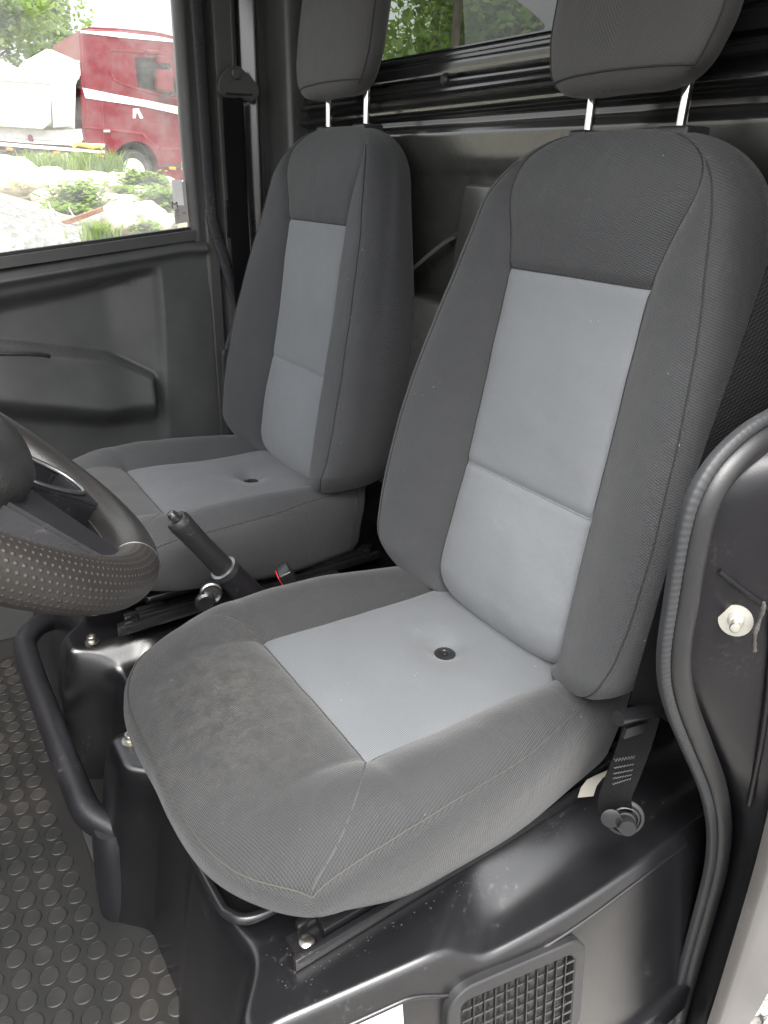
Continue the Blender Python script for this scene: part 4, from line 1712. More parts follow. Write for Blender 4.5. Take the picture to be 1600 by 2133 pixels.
# near belt: runs down behind the seat's edge to its anchor
nb_ = thing('seat_belt', 'black lap belt with adjuster bar running down to an anchor bolt beside the driver seat', 'seat belt', (.0, .28, -.1))
NB = Vector((0, -.28, .1))
def pa(px, py, y):
    return tuple(U(px, py, 'y', y))


P_top = pa(1640, 640, .325); P_a = pa(1530, 880, .312)
belt_strip('shoulder_webbing', [pa(1655, 560, .325), pa(1585, 760, .318), pa(1490, 1020, .306), pa(1415, 1260, .298), pa(1352, 1470, .290)], .046, .0016, 'webbing', nb_, (-.80, .55, -.1), NB)
belt_strip('lap_webbing', [pa(1338, 1492, .287), pa(1322, 1550, .284), pa(1300, 1610, .284), pa(1281, 1660, .284), pa(1283, 1698, .282)], .040, .0022, 'webbing', nb_, (-.80, .55, -.1), NB, curl=.002)
a_, b_ = Vector(pa(1288, 1497, .288)), Vector(pa(1372, 1474, .294))
tube('adjuster_bar', [a_ + NB, b_ + NB], .0085, 'rail_black', nb_, 16)
a_, b_ = Vector(pa(1300, 1527, .287)), Vector(pa(1368, 1506, .291))
tube('adjuster_plate', [a_ + NB, b_ + NB], [(-.007, -.002), (-.007, .002), (.007, .002), (.007, -.002)], 'rail_black', nb_, up=(0, 0, 1))
# sewn box of zigzag stitches
zig = []
for r_i, (y0p, y1p) in enumerate(((1584, 1577), (1600, 1592), (1612, 1604), (1622, 1614), (1634, 1622))):
    x0p, x1p = 1280 - r_i * 1, 1322 - r_i * 2
    line = []
    for k in range(15):
        t_ = k / 14
        amp = 3 if r_i == 0 else 1.2
        p = U(x0p + (x1p - x0p) * t_, y0p + (y1p - y0p) * t_ + amp * (1 if k % 2 else -1), 'y', .2895)
        line.append(Vector(p) + NB)
    zig.append(tube_vf(line, .0006, 5))
Vz, Fz = merge(zig)
mesh('stitching', Vz, Fz, 'thread', nb_)
anc = Vector(pa(1296, 1704, .290))
an = Vector((.62, .70, .25)).normalized()
lathe('anchor_ring', [(.019, -.002), (.0235, -.0005), (.0235, .003), (.0195, .0045), (.0190, .001), (.0165, .001), (.0165, .006), (.0150, .007), (.0150, .001)], 'rubber', nb_, 32, axis_mtx(anc + NB + Vector((-.004, 0, 0)), an))
lathe('anchor_bolt', [(.0120, .0), (.0125, .004), (.0108, .0045), (.0108, .016), (.0098, .018), (.002, .0182)], 'rail_black', nb_, 24, axis_mtx(anc + NB + Vector((0, .004, .0)), an))
pl_c = anc + NB + Vector((-.0, 0, .0)) - an * .002
lathe('anchor_plate', [(.001, 0), (.0115, .0), (.0120, .002), (.010, .003)], 'rail_black', nb_, 24, axis_mtx(Vector(pa(1272, 1703, .286)) + NB, an))

# ---- red belt buckle and stalk between the seats
bk = thing('belt_buckle', 'black belt buckle with a red release button between the two seats', 'belt buckle', (.09, -.30, -.05))
bp = Vector(U(594, 1194, 'y', -.305)) - Vector((.09, -.30, -.05))
rot = Matrix.Rotation(R_(25), 4, 'Y') @ Matrix.Rotation(R_(-15), 4, 'Z')
bm = bmesh.new()
boxbm(bm, (-.012, -.016, -.06), (.012, .016, .010), .004, 3, rot, bp)
bmo('buckle_body', bm, 'rail_black', bk)
bm = bmesh.new()
boxbm(bm, (.0095, -.012, -.014), (.0135, .012, .006), .001, 2, rot, bp)
bmo('release_button', bm, 'red_plastic', bk)
box('buckle_stalk', tuple(bp + Vector((-.03, -.012, -.10))), tuple(bp + Vector((-.012, .012, -.04))), 'rail_black', bk, .003)

# ---- parking brake lever
pk = thing('parking_brake_lever', 'black parking brake lever with rubber grip and push button between the seats', 'parking brake', (.16, -.34, -.11))
PO = Vector((-.16, .34, .11))
g0, g1 = Vector(U(368, 1082, 'y', -.34)), Vector(U(468, 1186, 'y', -.34))
ax = (g1 - g0).normalized()
L = (g1 - g0).length
mt = Matrix.Translation(g0 + PO) @ ax.to_track_quat('Z', 'Y').to_matrix().to_4x4()
lathe('grip', [(.0105, -.001), (.0150, -.002), (.0182, .003), (.0188, .010), (.0178, .03), (.0172, L * .5), (.0182, L * .85), (.0185, L), (.012, L + .002)], 'grip_rubber' if False else 'rubber', pk, 28, mt)
lathe('push_button', [(.0015, -.0170), (.0050, -.0160), (.0078, -.0120), (.0082, -.006), (.0062, .000), (.0062, .006)], 'gloss_black', pk, 20, mt)
lathe('button_bore', [(.0100, -.0025), (.0110, -.0028), (.0105, .004), (.0064, .005)], 'rail_black', pk, 24, mt)
lathe('collar', [(.0200, L - .006), (.0232, L - .005), (.0238, L + .006), (.0225, L + .008), (.020, L + .006)], 'silver', pk, 28, mt)
lathe('sleeve', [(.0222, L + .003), (.0228, L + .010), (.0240, L + .05), (.0255, L + .10), (.022, L + .14)], 'bar_black', pk, 24, mt)
bm = bmesh.new()
boxbm(bm, (.00, -.375, -.12), (.215, -.305, -.01), .012, 3)
bmesh.ops.translate(bm, verts=bm.verts, vec=PO)
bmo('boot', bm, 'base_black', pk)
bc = Vector(U(440, 1235, 'y', -.325))
lathe('ratchet', [(.004, -.006), (.016, -.006), (.018, -.003), (.018, .004), (.0155, .006), (.012, .002), (.004, .002)], 'steel', pk, 28, axis_mtx(bc + PO, (.25, .95, .15)))
lathe('ratchet', [(.004, -.006), (.015, -.006), (.017, -.003), (.016, .003), (.012, .006), (.004, .005)], 'rail_black', pk, 28, axis_mtx(bc + PO + Vector((.012, .004, -.012)), (.25, .95, .15)))

# ---- steering wheel
sw = thing('steering_wheel', 'black leather steering wheel with perforated rim and silver edged spoke, cut off at left', 'steering wheel', (.609, .0386, .4724))
tl, yw = .8698, .036
n_v = Vector((-math.cos(tl) * math.cos(yw), math.cos(tl) * math.sin(yw), math.sin(tl)))
a_v = Vector((math.sin(yw), math.cos(yw), 0))
b_v = n_v.cross(a_v)
WM = Matrix(((a_v.x, b_v.x, n_v.x, 0), (a_v.y, b_v.y, n_v.y, 0), (a_v.z, b_v.z, n_v.z, 0), (0, 0, 0, 1)))
RW, rw = .1876, .0205
NS, NR = 240, 32


def rim_pt(T_, s, extra=0.):
    r = rw + extra
    # slightly flattened section
    e = RW + r * math.cos(s) * .97
    return WM @ Vector((e * math.cos(T_), e * math.sin(T_), r * 1.02 * math.sin(s)))


def rim(t0, t1, name, mat, extra=0.):
    n = int(NS * (t1 - t0) / (2 * math.pi)) + 2
    V_, uv = [], []
    for i in range(n):
        T_ = t0 + (t1 - t0) * i / (n - 1)
        for k in range(NR):
            s = 2 * math.pi * k / NR
            V_.append(rim_pt(T_, s, extra))
            uv.append((T_ * RW, s * rw))
    F_ = [(i * NR + k, i * NR + (k + 1) % NR, (i + 1) * NR + (k + 1) % NR, (i + 1) * NR + k) for i in range(n - 1) for k in range(NR)]
    F_.append(tuple(range(NR)))
    F_.append(tuple((n - 1) * NR + k for k in range(NR)))
    # uv wraps: assign per loop to avoid the seam smear
    me = bpy.data.meshes.new(name)
    me.from_pydata([tuple(v) for v in V_], [], F_)
    ul = me.uv_layers.new(name='UVMap')
    for p_ in me.polygons:
        us_ = [uv[me.loops[li].vertex_index] for li in p_.loop_indices]
        mxv = max(u[1] for u in us_)
        for li, u in zip(p_.loop_indices, us_):
            v_ = u[1] + (2 * math.pi * rw if mxv - u[1] > math.pi * rw else 0)
            ul.data[li].uv = (u[0], v_)
    return link(name, me, mat, sw, True, 60)


t = NT('perforated')
mp = t.n('ShaderNodeMapping')
mp.inputs['Scale'].default_value = (1 / .0052, 1 / .00515, 1)
mp.inputs['Rotation'].default_value = (0, 0, 0)
t.l(t.coord('UV'), mp.inputs['Vector'])
sx = t.n('ShaderNodeSeparateXYZ')
t.l(mp.outputs[0], sx.inputs[0])
uu, vv = sx.outputs[0], sx.outputs[1]
row = t.math('FLOOR', vv)
u2 = t.math('ADD', uu, t.math('MULTIPLY', t.math('MODULO', t.math('ABSOLUTE', row), 2.), .5))
fu = t.math('SUBTRACT', t.math('FRACT', u2), .5)
fv = t.math('SUBTRACT', t.math('FRACT', vv), .5)
dd = t.math('SQRT', t.math('ADD', t.math('MULTIPLY', fu, fu), t.math('MULTIPLY', fv, fv)))
dot = t.ramp(dd, [(.13, (1, 1, 1)), (.22, (0, 0, 0))])
pit = t.ramp(dd, [(.10, (0, 0, 0)), (.30, (1, 1, 1))])
nl = t.noise(420, 5, .7)
t.set(Base_Color=t.mix(dot, t.mix(t.noise(10, 4), (.011, .010, .0095), (.022, .019, .017)), (.050, .045, .041)), Roughness=t.math('ADD', t.math('MULTIPLY', nl, .2), .30))
t.bump(t.math('ADD', pit, t.math('MULTIPLY', nl, .55)), .55, .0008)
M['perforated'] = t.m
# angle T: 0 = near side (a), 90 = rearwards/down (b)
r1 = rim(R_(-70), R_(70), 'perforated_rim', 'perforated', .0004)
r2 = rim(R_(69.8), R_(290.2), 'rim', 'leather')
for T_ in (R_(70),):
    tube('rim_joint', [rim_pt(T_, 2 * math.pi * k / 32, .0003) for k in range(32)], .0009, 'rail_black', r1, 6, True)
tube('rim_stitch', [rim_pt(T_, R_(200), .0004) for T_ in np.linspace(R_(70), R_(150), 60)], .0007, 'thread_dark', r2, 6)


def plate(name, poly, z0, z1, mat, bev=.003, hole_=None, par=sw, taper=None):
    bm = bmesh.new()
    vs = [bm.verts.new((p[0], p[1], z1 if len(p) < 3 else p[2])) for p in poly]
    if hole_:
        e1 = [bm.edges.new((vs[i], vs[(i + 1) % len(vs)])) for i in range(len(vs))]
        hs_ = [bm.verts.new((p[0], p[1], z1 if len(p) < 3 else p[2])) for p in hole_]
        e2 = [bm.edges.new((hs_[i], hs_[(i + 1) % len(hs_)])) for i in range(len(hs_))]
        bmesh.ops.triangle_fill(bm, edges=e1 + e2, use_beauty=True)
    else:
        bm.faces.new(vs)
    r = bmesh.ops.extrude_face_region(bm, geom=list(bm.faces))
    bmesh.ops.translate(bm, verts=[v for v in r['geom'] if isinstance(v, bmesh.types.BMVert)], vec=(0, 0, z0 - z1))
    bmesh.ops.recalc_face_normals(bm, faces=bm.faces)
    if bev:
        es = [e for e in bm.edges if len(e.link_faces) == 2 and e.calc_face_angle(0) > .6]
        bmesh.ops.bevel(bm, geom=es, offset=bev, segments=2, affect='EDGES')
    bmesh.ops.transform(bm, matrix=WM, verts=bm.verts)
    return bmo(name, bm, mat, par, True, 35)


def polar(r, deg):
    return (r * math.cos(R_(deg)), r * math.sin(R_(deg)))


# hub pad: domed rounded block
Vh, Fh = [], []
rings_ = [(.080, -.035), (.090, -.01), (.090, .014), (.087, .028), (.078, .037), (.055, .042), (.018, .044)]
for r, z in rings_:
    for k in range(48):
        a = 2 * math.pi * k / 48
        c, s = math.cos(a), math.sin(a)
        Vh.append(WM @ Vector((r * math.copysign(abs(c) ** .65, c), r * .92 * math.copysign(abs(s) ** .65, s), z)))
for i in range(len(rings_) - 1):
    for k in range(48):
        Fh.append((i * 48 + k, i * 48 + (k + 1) % 48, (i + 1) * 48 + (k + 1) % 48, (i + 1) * 48 + k))
Fh.append(tuple(range(47, -1, -1)))
Fh.append(tuple((len(rings_) - 1) * 48 + k for k in range(48)))
mesh('hub_pad', Vh, Fh, 'hub_grain', sw, True, 50)


def spoke(deg, w0, w1, cut):
    """w0 half-width at the hub, w1 at the rim; open trapezoid in the middle"""
    ra, rb_ = .060, .176
    c, s = math.cos(R_(deg)), math.sin(R_(deg))

    def pt(r, o, z=None):
        p = (r * c - o * s, r * s + o * c)
        return p
    poly = [pt(ra, -w0), pt(rb_, -w1), pt(rb_, w1), pt(ra, w0)]
    h_ = [pt(ra + .018, -w0 * .66), pt(rb_ - .022, -w1 * .60), pt(rb_ - .022, w1 * .60), pt(ra + .018, w0 * .66)] if cut else None
    p_ = plate('spoke', poly, -.016, .010, 'bar_black', .003, h_)
    if cut:
        edge = [WM @ Vector((*pt(ra + .018, -w0 * .68), .0115)), WM @ Vector((*pt(rb_ - .021, -w1 * .62), .0115)), WM @ Vector((*pt(rb_ - .021, w1 * .62), .0115)), WM @ Vector((*pt(ra + .018, w0 * .68), .0115))]
        tube('spoke_trim', spline(edge, 5, True), .0022, 'silver', p_, 8, True)
    return p_


spoke(116, .048, .034, True)
spoke(58, .040, .022, False)
spoke(185, .038, .030, False)
tube('column_shroud', [WM @ Vector((0, 0, -.03)), WM @ Vector((0, .0, -.10)), WM @ Vector((0, .0, -.40))], [.055, .065, .085], 'trim_dark', sw, 24)

# ------------------------------------------------------------------ outside
ZG = -.92


def terrain_z(x, y):
    z = ZG + 0 * x
    z = z + .95 * smooth(-4.5, -13., y) * smooth(14, -1, y)
    z = z + 2.0 * smooth(-22, -60, y)
    # gravel heap beside the boulders
    hx, hy = 1.6, -7.6
    d2 = np.sqrt(((x - hx) / 5.0) ** 2 + ((y - hy) / 2.7) ** 2)
    z = z + 1.9 * np.clip(1 - d2, 0, 1)
    return z


gx = np.unique(np.concatenate([np.linspace(-200, -20, 30), np.linspace(-20, 12, 130), np.linspace(12, 200, 24)]))
gy = np.unique(np.concatenate([np.linspace(-200, -24, 24), np.linspace(-24, 6, 130), np.linspace(6, 200, 24)]))
GX, GY = np.meshgrid(gx, gy, indexing='ij')
GZ = terrain_z(GX, GY)
V = []
for i in range(len(gx)):
    for j in range(len(gy)):
        h = 0
        if -24 < gy[j] < -4:
            h = .10 * nz(gx[i], gy[j], 0, .9) + .05 * nz(gx[i], gy[j], 3, 3.)
        V.append((gx[i], gy[j], GZ[i, j] + h))
n_ = len(gy)
g = mesh('ground', V, [(i * n_ + j, (i + 1) * n_ + j, (i + 1) * n_ + j + 1, i * n_ + j + 1) for i in range(len(gx) - 1) for j in range(n_ - 1)], 'ground', None, True, 0) if False else None
t = NT('ground_mat')
n1 = t.noise(30, 6, .7)
n2 = t.noise(.35, 5, .6)
vor = t.n('ShaderNodeTexVoronoi')
vor.inputs['Scale'].default_value = 22
t.l(t.coord('Object'), vor.inputs['Vector'])
grv = t.ramp(vor.outputs['Color'], [(.1, (.11, .108, .10)), (.9, (.27, .26, .245))])
gsep = t.n('ShaderNodeSeparateXYZ')
t.l(t.coord('Object'), gsep.inputs[0])
ysel = t.ramp(t.math('MULTIPLY', t.math('ADD', t.math('MULTIPLY', gsep.outputs[1], -1.), t.math('MULTIPLY', n2, 3.)), .05), [(.42, (0, 0, 0)), (.55, (1, 1, 1))])
earth = t.ramp(t.noise(1.5, 6, .7), [(.35, (.26, .23, .18)), (.6, (.22, .21, .13)), (.75, (.12, .16, .05))])
t.set(Base_Color=t.mix(ysel, grv, earth), Roughness=.95)
t.bump(t.math('ADD', vor.outputs['Distance'], n1), .8, .03)
M['ground_mat'] = t.m
g = mesh('ground', V, [(i * n_ + j, (i + 1) * n_ + j, (i + 1) * n_ + j + 1, i * n_ + j + 1) for i in range(len(gx) - 1) for j in range(n_ - 1)], 'ground_mat', None, True, 0)
g['kind'] = 'structure'

# loose gravel near the open door (bottom right corner)
bm = bmesh.new()
tmp = bmesh.new()
bmesh.ops.create_icosphere(tmp, subdivisions=1, radius=1)
iv = [v.co.copy() for v in tmp.verts]
ifc = [[v.index for v in f.verts] for f in tmp.faces]
tmp.free()
V_, F_ = [], []
for i in range(9000):
    x, y = rng.uniform(-1.3, .35), rng.uniform(.15, .75)
    r = rng.uniform(.007, .017)
    z = float(terrain_z(np.array(x), np.array(y))) + r * .35 + rng.uniform(0, .012)
    q = Matrix.Rotation(rng.uniform(0, 6), 3, (rng.random(), rng.random(), rng.random() + .1))
    s_ = Vector((r, r * rng.uniform(.6, 1), r * rng.uniform(.5, .8)))
    b0 = len(V_)
    for v in iv:
        w_ = q @ Vector((v.x * s_.x, v.y * s_.y, v.z * s_.z)) * (1 + rng.uniform(-.12, .12))
        V_.append(w_ + Vector((x, y, z)))
    F_ += [[k + b0 for k in f] for f in ifc]
gr = mesh('loose_gravel', V_, F_, 'pebble', None, True, 30) if 'pebble' in M else None
t = NT('pebble')
ve = t.n('ShaderNodeTexVoronoi')
ve.inputs['Scale'].default_value = 45
t.l(t.coord('Object'), ve.inputs['Vector'])
t.set(Base_Color=t.ramp(ve.outputs['Color'], [(.1, (.16, .155, .15)), (.5, (.34, .33, .31)), (.9, (.62, .60, .57))]), Roughness=.85)
M['pebble'] = t.m
gr = mesh('loose_gravel', V_, F_, 'pebble', None, True, 30)
gr['kind'] = 'stuff'
gr['label'] = 'loose pale gravel on the ground below the open door'


# boulders
def boulder(px, py, wpx, dist, label, hs_=.7, sk=0):
    y = -dist
    p = U(px, py, 'y', y)
    depth = float((p - CAM) @ RM[2])
    r = wpx * 1.28 * depth / FPX / 2
    bm = bmesh.new()
    bmesh.ops.create_icosphere(bm, subdivisions=4, radius=1)
    s1 = rng.uniform(0, 50)
    for v in bm.verts:
        d = v.co.normalized()
        k = 1 + .28 * mnoise.noise(d * 1.1 + Vector((s1, 0, 0))) + .10 * mnoise.noise(d * 3 + Vector((s1, 3, 0))) + .03 * mnoise.noise(d * 9 + Vector((s1, 3, 0)))
        v.co = Vector((d.x * r * k * 1.05, d.y * r * k * .9, d.z * r * k * hs_ + r * hs_ * .8))
    base_z = p[2] - r * hs_
    o = bmo('boulder', bm, 'boulder', None, True, 0)
    o.location = (p[0], p[1], base_z - r * hs_ * .15)
    o.rotation_euler = (0, rng.uniform(-.15, .15), rng.uniform(-.3, .3))
    tag(o, label, 'boulder', 'boulders on the bank outside')
    return o


BL = [
    (25, 345, 80, 12.5, 'largest pale boulder at the left end of the bank under the tipper'),
    (64, 362, 36, 12.2, 'small round boulder right of the largest one, below the tipper'),
    (30, 375, 60, 11.5, 'flat tan boulder directly below the largest pale one'),
    (70, 382, 38, 11.0, 'pale boulder under the small round one near the yellow flowers'),
    (105, 358, 42, 12.2, 'leaning boulder below the middle amber marker lamp'),
    (102, 374, 36, 11.3, 'small boulder at the foot of the leaning boulder'),
    (142, 378, 56, 11.0, 'wide pale boulder left of the long smooth one'),
    (188, 377, 66, 11.2, 'long smooth white boulder in front of the truck wheel'),
    (250, 380, 56, 11.0, 'round pale boulder directly below the truck wheel'),
    (295, 372, 44, 11.8, 'low boulder right of the wheel behind green leaves'),
    (318, 385, 36, 10.8, 'tan boulder half hidden beside the window sticker'),
    (350, 378, 32, 11.2, 'small pale boulder just above the window sticker'),
    (95, 410, 44, 9.4, 'brown sided boulder above the gravel heap'),
    (130, 428, 36, 8.8, 'half buried boulder behind the broken planks'),
    (222, 415, 50, 9.2, 'flat topped boulder in the middle of the bank'),
    (288, 400, 34, 9.6, 'upright white boulder in the right half of the bank'),
    (262, 420, 44, 9.0, 'smooth white boulder below the upright one'),
    (305, 436, 58, 8.2, 'low tan boulder with moss right of the grass'),
    (245, 444, 66, 7.8, 'big white boulder behind the end of the rusty bar'),
    (266, 466, 64, 7.0, 'large white boulder nearest the window sill'),
    (335, 462, 56, 7.2, 'pale boulder at the lower right beside the glass marks'),
    (205, 452, 36, 7.8, 'small boulder hidden behind the rusty bar and grass'),
    (160, 400, 36, 9.8, 'grey boulder in the shade under the wide pale one'),
    (375, 410, 40, 9.8, 'boulder behind the white window sticker'),
    (325, 415, 30, 9.4, 'small tan boulder among leaves left of the sticker'),
]
for b_ in BL:
    boulder(*b_, hs_=rng.uniform(.6, .8))


# tufts of grass / weeds
def weeds(name, label, px, py, dist, w_, h, n, mat, cat='plant', wide=.012, grp='weeds among the boulders', leafy=False):
    p = U(px, py, 'y', -dist)
    V_, F_ = [], []
    for i in range(n):
        x, y = rng.gauss(0, w_ * .4), rng.gauss(0, w_ * .4)
        hh = h * .62 * rng.uniform(.4, 1.1)
        lx, ly = rng.gauss(0, .55) * hh, rng.gauss(0, .55) * hh
        a = rng.uniform(0, math.pi)
        dx, dy = math.cos(a) * wide, math.sin(a) * wide
        if not leafy:
            b0 = len(V_)
            V_ += [(x - dx, y - dy, -.1), (x + dx, y + dy, -.1), (x + lx * .45 + dx * .7, y + ly * .45 + dy * .7, hh * .6), (x + lx * .45 - dx * .7, y + ly * .45 - dy * .7, hh * .6), (x + lx, y + ly, hh)]
            F_ += [(b0, b0 + 1, b0 + 2, b0 + 3), (b0 + 3, b0 + 2, b0 + 4)]
        else:
            for q in range(7):
                zz = hh * (q + 1) / 7
                a2 = rng.uniform(0, 6.28)
                s2 = wide * rng.uniform(1.5, 3)
                cx_, cy_ = x + lx * q / 7, y + ly * q / 7
                b0 = len(V_)
                u_ = Vector((math.cos(a2), math.sin(a2), rng.uniform(-.3, .6))) * s2
                v__ = Vector((-math.sin(a2), math.cos(a2), rng.uniform(-.3, .3))) * s2 * .5
                c_ = Vector((cx_, cy_, zz))
                V_ += [c_, c_ + u_ * .5 + v__, c_ + u_, c_ + u_ * .5 - v__]
                F_.append((b0, b0 + 1, b0 + 2, b0 + 3))
    o = mesh(name, V_, F_, mat, None, False)
    o.location = (p[0], p[1], p[2] - .02)
    tag(o, label, cat, grp)
    return o


weeds('grass_tuft', 'bright grass tuft beneath the rusty bar at the window sill', 212, 486, 6.9, .20, .24, 170, 'grass', 'grass tuft')
weeds('grass_tuft', 'tall thin grass in front of the truck chassis between two marker lamps', 95, 345, 13., .6, .42, 300, 'grass', 'grass tuft')
weeds('grass_tuft', 'tall grass just left of the truck wheel', 228, 347, 13.2, .30, .5, 140, 'leaf_light', 'grass tuft')
weeds('grass_tuft', 'long grass under the chassis right of the orange wheel hub', 180, 345, 13.4, .5, .42, 200, 'grass', 'grass tuft')
weeds('leafy_weed', 'leafy green weed in the centre of the bank above the rusty bar', 165, 435, 8.6, .30, .45, 170, 'leaf_light', wide=.03, leafy=True)
weeds('leafy_weed', 'yellow green weed right of the truck wheel hub', 300, 392, 10.4, .30, .36, 130, 'leaf_light', wide=.035, leafy=True)
weeds('leafy_weed', 'bushy weed left of the white window sticker', 343, 440, 8.6, .24, .42, 170, 'leaf_light', wide=.03, leafy=True)
weeds('leafy_weed', 'low weed between the two lowest white boulders', 300, 480, 6.9, .16, .16, 90, 'grass', wide=.025, leafy=True)
weeds('leafy_weed', 'dark low weed behind the broken planks', 135, 452, 8., .26, .22, 130, 'leaf_light', wide=.03, leafy=True)
weeds('leafy_weed', 'small weed at the crossing of the two middle boulders', 268, 405, 9.7, .16, .16, 70, 'leaf_light', wide=.03, leafy=True)
fl = thing('flower_clump', 'clump of yellow flowers beside the gravel heap', 'flowers', tuple(U(40, 394, 'y', -10.6)))
V_, F_ = [], []
for i in range(26):
    c_ = Vector((rng.gauss(0, .12), rng.gauss(0, .1), rng.uniform(.0, .12)))
    b0 = len(V_)
    V_ += [c_ + Vector((.018, 0, 0)), c_ + Vector((0, .018, .006)), c_ + Vector((-.018, 0, .01)), c_ + Vector((0, -.018, .006)), c_ + Vector((0, 0, .024))]
    F_ += [(b0, b0 + 1, b0 + 4), (b0 + 1, b0 + 2, b0 + 4), (b0 + 2, b0 + 3, b0 + 4), (b0 + 3, b0, b0 + 4), (b0 + 3, b0 + 2, b0 + 1, b0)]
mesh('blossom', V_, F_, 'yellow_flower', fl, False)
# scrap on the bank
a_, b_ = Vector(U(130, 466, 'y', -7.2)), Vector(U(214, 436, 'y', -7.6))
tag(tube('rusty_bar', [a_, b_], [(-.022, -.012), (-.022, .012), (.022, .012), (.022, -.012)], 'rust', None, up=(0, 0, 1)), 'rusty flat iron bar lying across the stones by the gravel heap', 'iron bar')
for k, (x0_, y0_, x1_, y1_, lab) in enumerate(((100, 420, 112, 452, 'short upright broken wooden lath left of the rusty bar'), (110, 436, 132, 462, 'slanting wooden lath leaning on the end of the rusty bar'), (143, 432, 168, 478, 'pale lath crossing behind the rusty bar'))):
    a_, b_ = Vector(U(x0_, y0_, 'y', -7.5)), Vector(U(x1_, y1_, 'y', -7.4))
    tag(tube('wooden_lath', [a_, b_], [(-.012, -.006), (-.012, .006), (.012, .006), (.012, -.006)], 'boulder', None, up=(0, 1, 0)), lab, 'lath', 'broken laths on the bank')

# ---- red tipper lorry on the bank, seen from its side, front to the right
YT = -15.


def T2(px, py):
    p = U(px, py, 'y', YT)
    return p[0], p[2]


w0 = T2(278, 352)
zt0 = w0[1] - .52
truck = thing('tipper_lorry', 'red lorry with white stripe and pale tipper body parked beyond the boulders', 'lorry', (w0[0], YT - 1.2, zt0))
TO = Vector((-w0[0], -YT + 1.2, -zt0))


def slab(name, pts, mat, par, y0=YT, y1=YT - 2.4, bev=.0, w=None):
    bm = bmesh.new()
    q = [T2(*p) for p in pts]
    vs = [bm.verts.new((x, y0, z)) for x, z in q]
    bm.faces.new(vs)
    r = bmesh.ops.extrude_face_region(bm, geom=list(bm.faces))
    bmesh.ops.translate(bm, verts=[v for v in r['geom'] if isinstance(v, bmesh.types.BMVert)], vec=(0, y1 - y0, 0))
    bmesh.ops.recalc_face_normals(bm, faces=bm.faces)
    if bev:
        bmesh.ops.bevel(bm, geom=list(bm.edges), offset=bev, segments=3, affect='EDGES')
    bmesh.ops.translate(bm, verts=bm.verts, vec=TO)
    return bmo(name, bm, mat, par, True, 30)


# cab body with wheel arch cut in its outline
arch = []
for k in range(0, 13):
    a = R_(188 - 196 * k / 12)
    arch.append((278 + 52 * math.cos(a), 352 - 62 * math.sin(a)))
body = slab('cab_body', [(166, 64), (180, 55), (250, 58), (330, 66), (400, 84), (440, 130), (452, 200), (456, 330), (450, 372), (334, 372)] + arch[::-1] + [(222, 350), (219, 308), (178, 300), (173, 270), (171, 180)], 'truck_red', truck, bev=.05)
slab('cab_stripe', [(172, 183), (240, 197), (330, 214), (452, 238), (455, 262), (380, 240), (300, 222), (178, 204)], 'truck_white', body, YT + .012, YT + .002)
slab('roof_stripe', [(167, 64), (250, 67), (330, 76), (404, 92), (404, 100), (361, 88), (250, 78), (168, 68)], 'truck_white', body, YT + .012, YT + .002)
slab('side_window', [(281, 118), (340, 124), (352, 128), (372, 194), (345, 192), (318, 188), (286, 180)], 'truck_glass', body, YT + .014, YT + .004)
slab('door_line', [(228, 106), (232, 103), (340, 110), (362, 114), (362, 116), (340, 112), (233, 105), (230, 108)], 'truck_darkred', body, YT + .012, YT + .002)
slab('door_line', [(232, 150), (240, 165), (270, 178), (330, 194), (380, 208), (380, 210), (328, 197), (268, 181), (238, 168), (230, 152)], 'truck_darkred', body, YT + .012, YT + .002)
slab('door_line', [(213, 212), (215, 212), (217, 300), (215, 300)], 'truck_darkred', body, YT + .012, YT + .002)
slab('door_line', [(176, 262), (270, 272), (300, 276), (310, 288), (330, 306), (380, 308), (380, 312), (326, 311), (304, 291), (296, 280), (176, 266)], 'truck_darkred', body, YT + .012, YT + .002)
slab('door_handle', [(216, 271), (228, 271), (228, 275), (216, 275)], 'truck_white', body, YT + .03, YT + .002)
slab('bumper', [(330, 306), (452, 312), (452, 372), (336, 376)], 'truck_red', body, YT + .05, YT - .1, .02)
slab('side_step', [(334, 340), (376, 343), (376, 350), (334, 347)], 'truck_black', body, YT + .07, YT + .052)
slab('fender', [(222, 352)] + [(278 + 58 * math.cos(R_(180 - 15 * k)), 350 - 66 * math.sin(R_(180 - 15 * k))) for k in range(0, 13)] + [(336, 352), (328, 350)] + [(278 + 50 * math.cos(R_(15 * k)), 352 - 58 * math.sin(R_(15 * k))) for k in range(1, 12)] + [(229, 352)], 'truck_red', body, YT + .09, YT - .3)
slab('arch_liner', [(278 + 50 * math.cos(R_(180 - 15 * k)), 352 - 58 * math.sin(R_(180 - 15 * k))) for k in range(0, 13)] + [(328, 372), (228, 372)], 'truck_black', body, YT - .35, YT - .5)
for nm, pts in (('mirror', [(315, 148), (347, 150), (348, 196), (318, 190)]), ('mirror', [(313, 118), (338, 121), (342, 138), (316, 137)]), ('mirror', [(294, 108), (318, 107), (320, 118), (296, 117)])):
    slab(nm, pts, 'truck_red', truck, YT + .38, YT + .16, .02)
slab('mirror_arm', [(340, 138), (350, 150), (352, 200), (348, 200), (346, 150), (338, 142)], 'truck_black', truck, YT + .28, YT + .02)
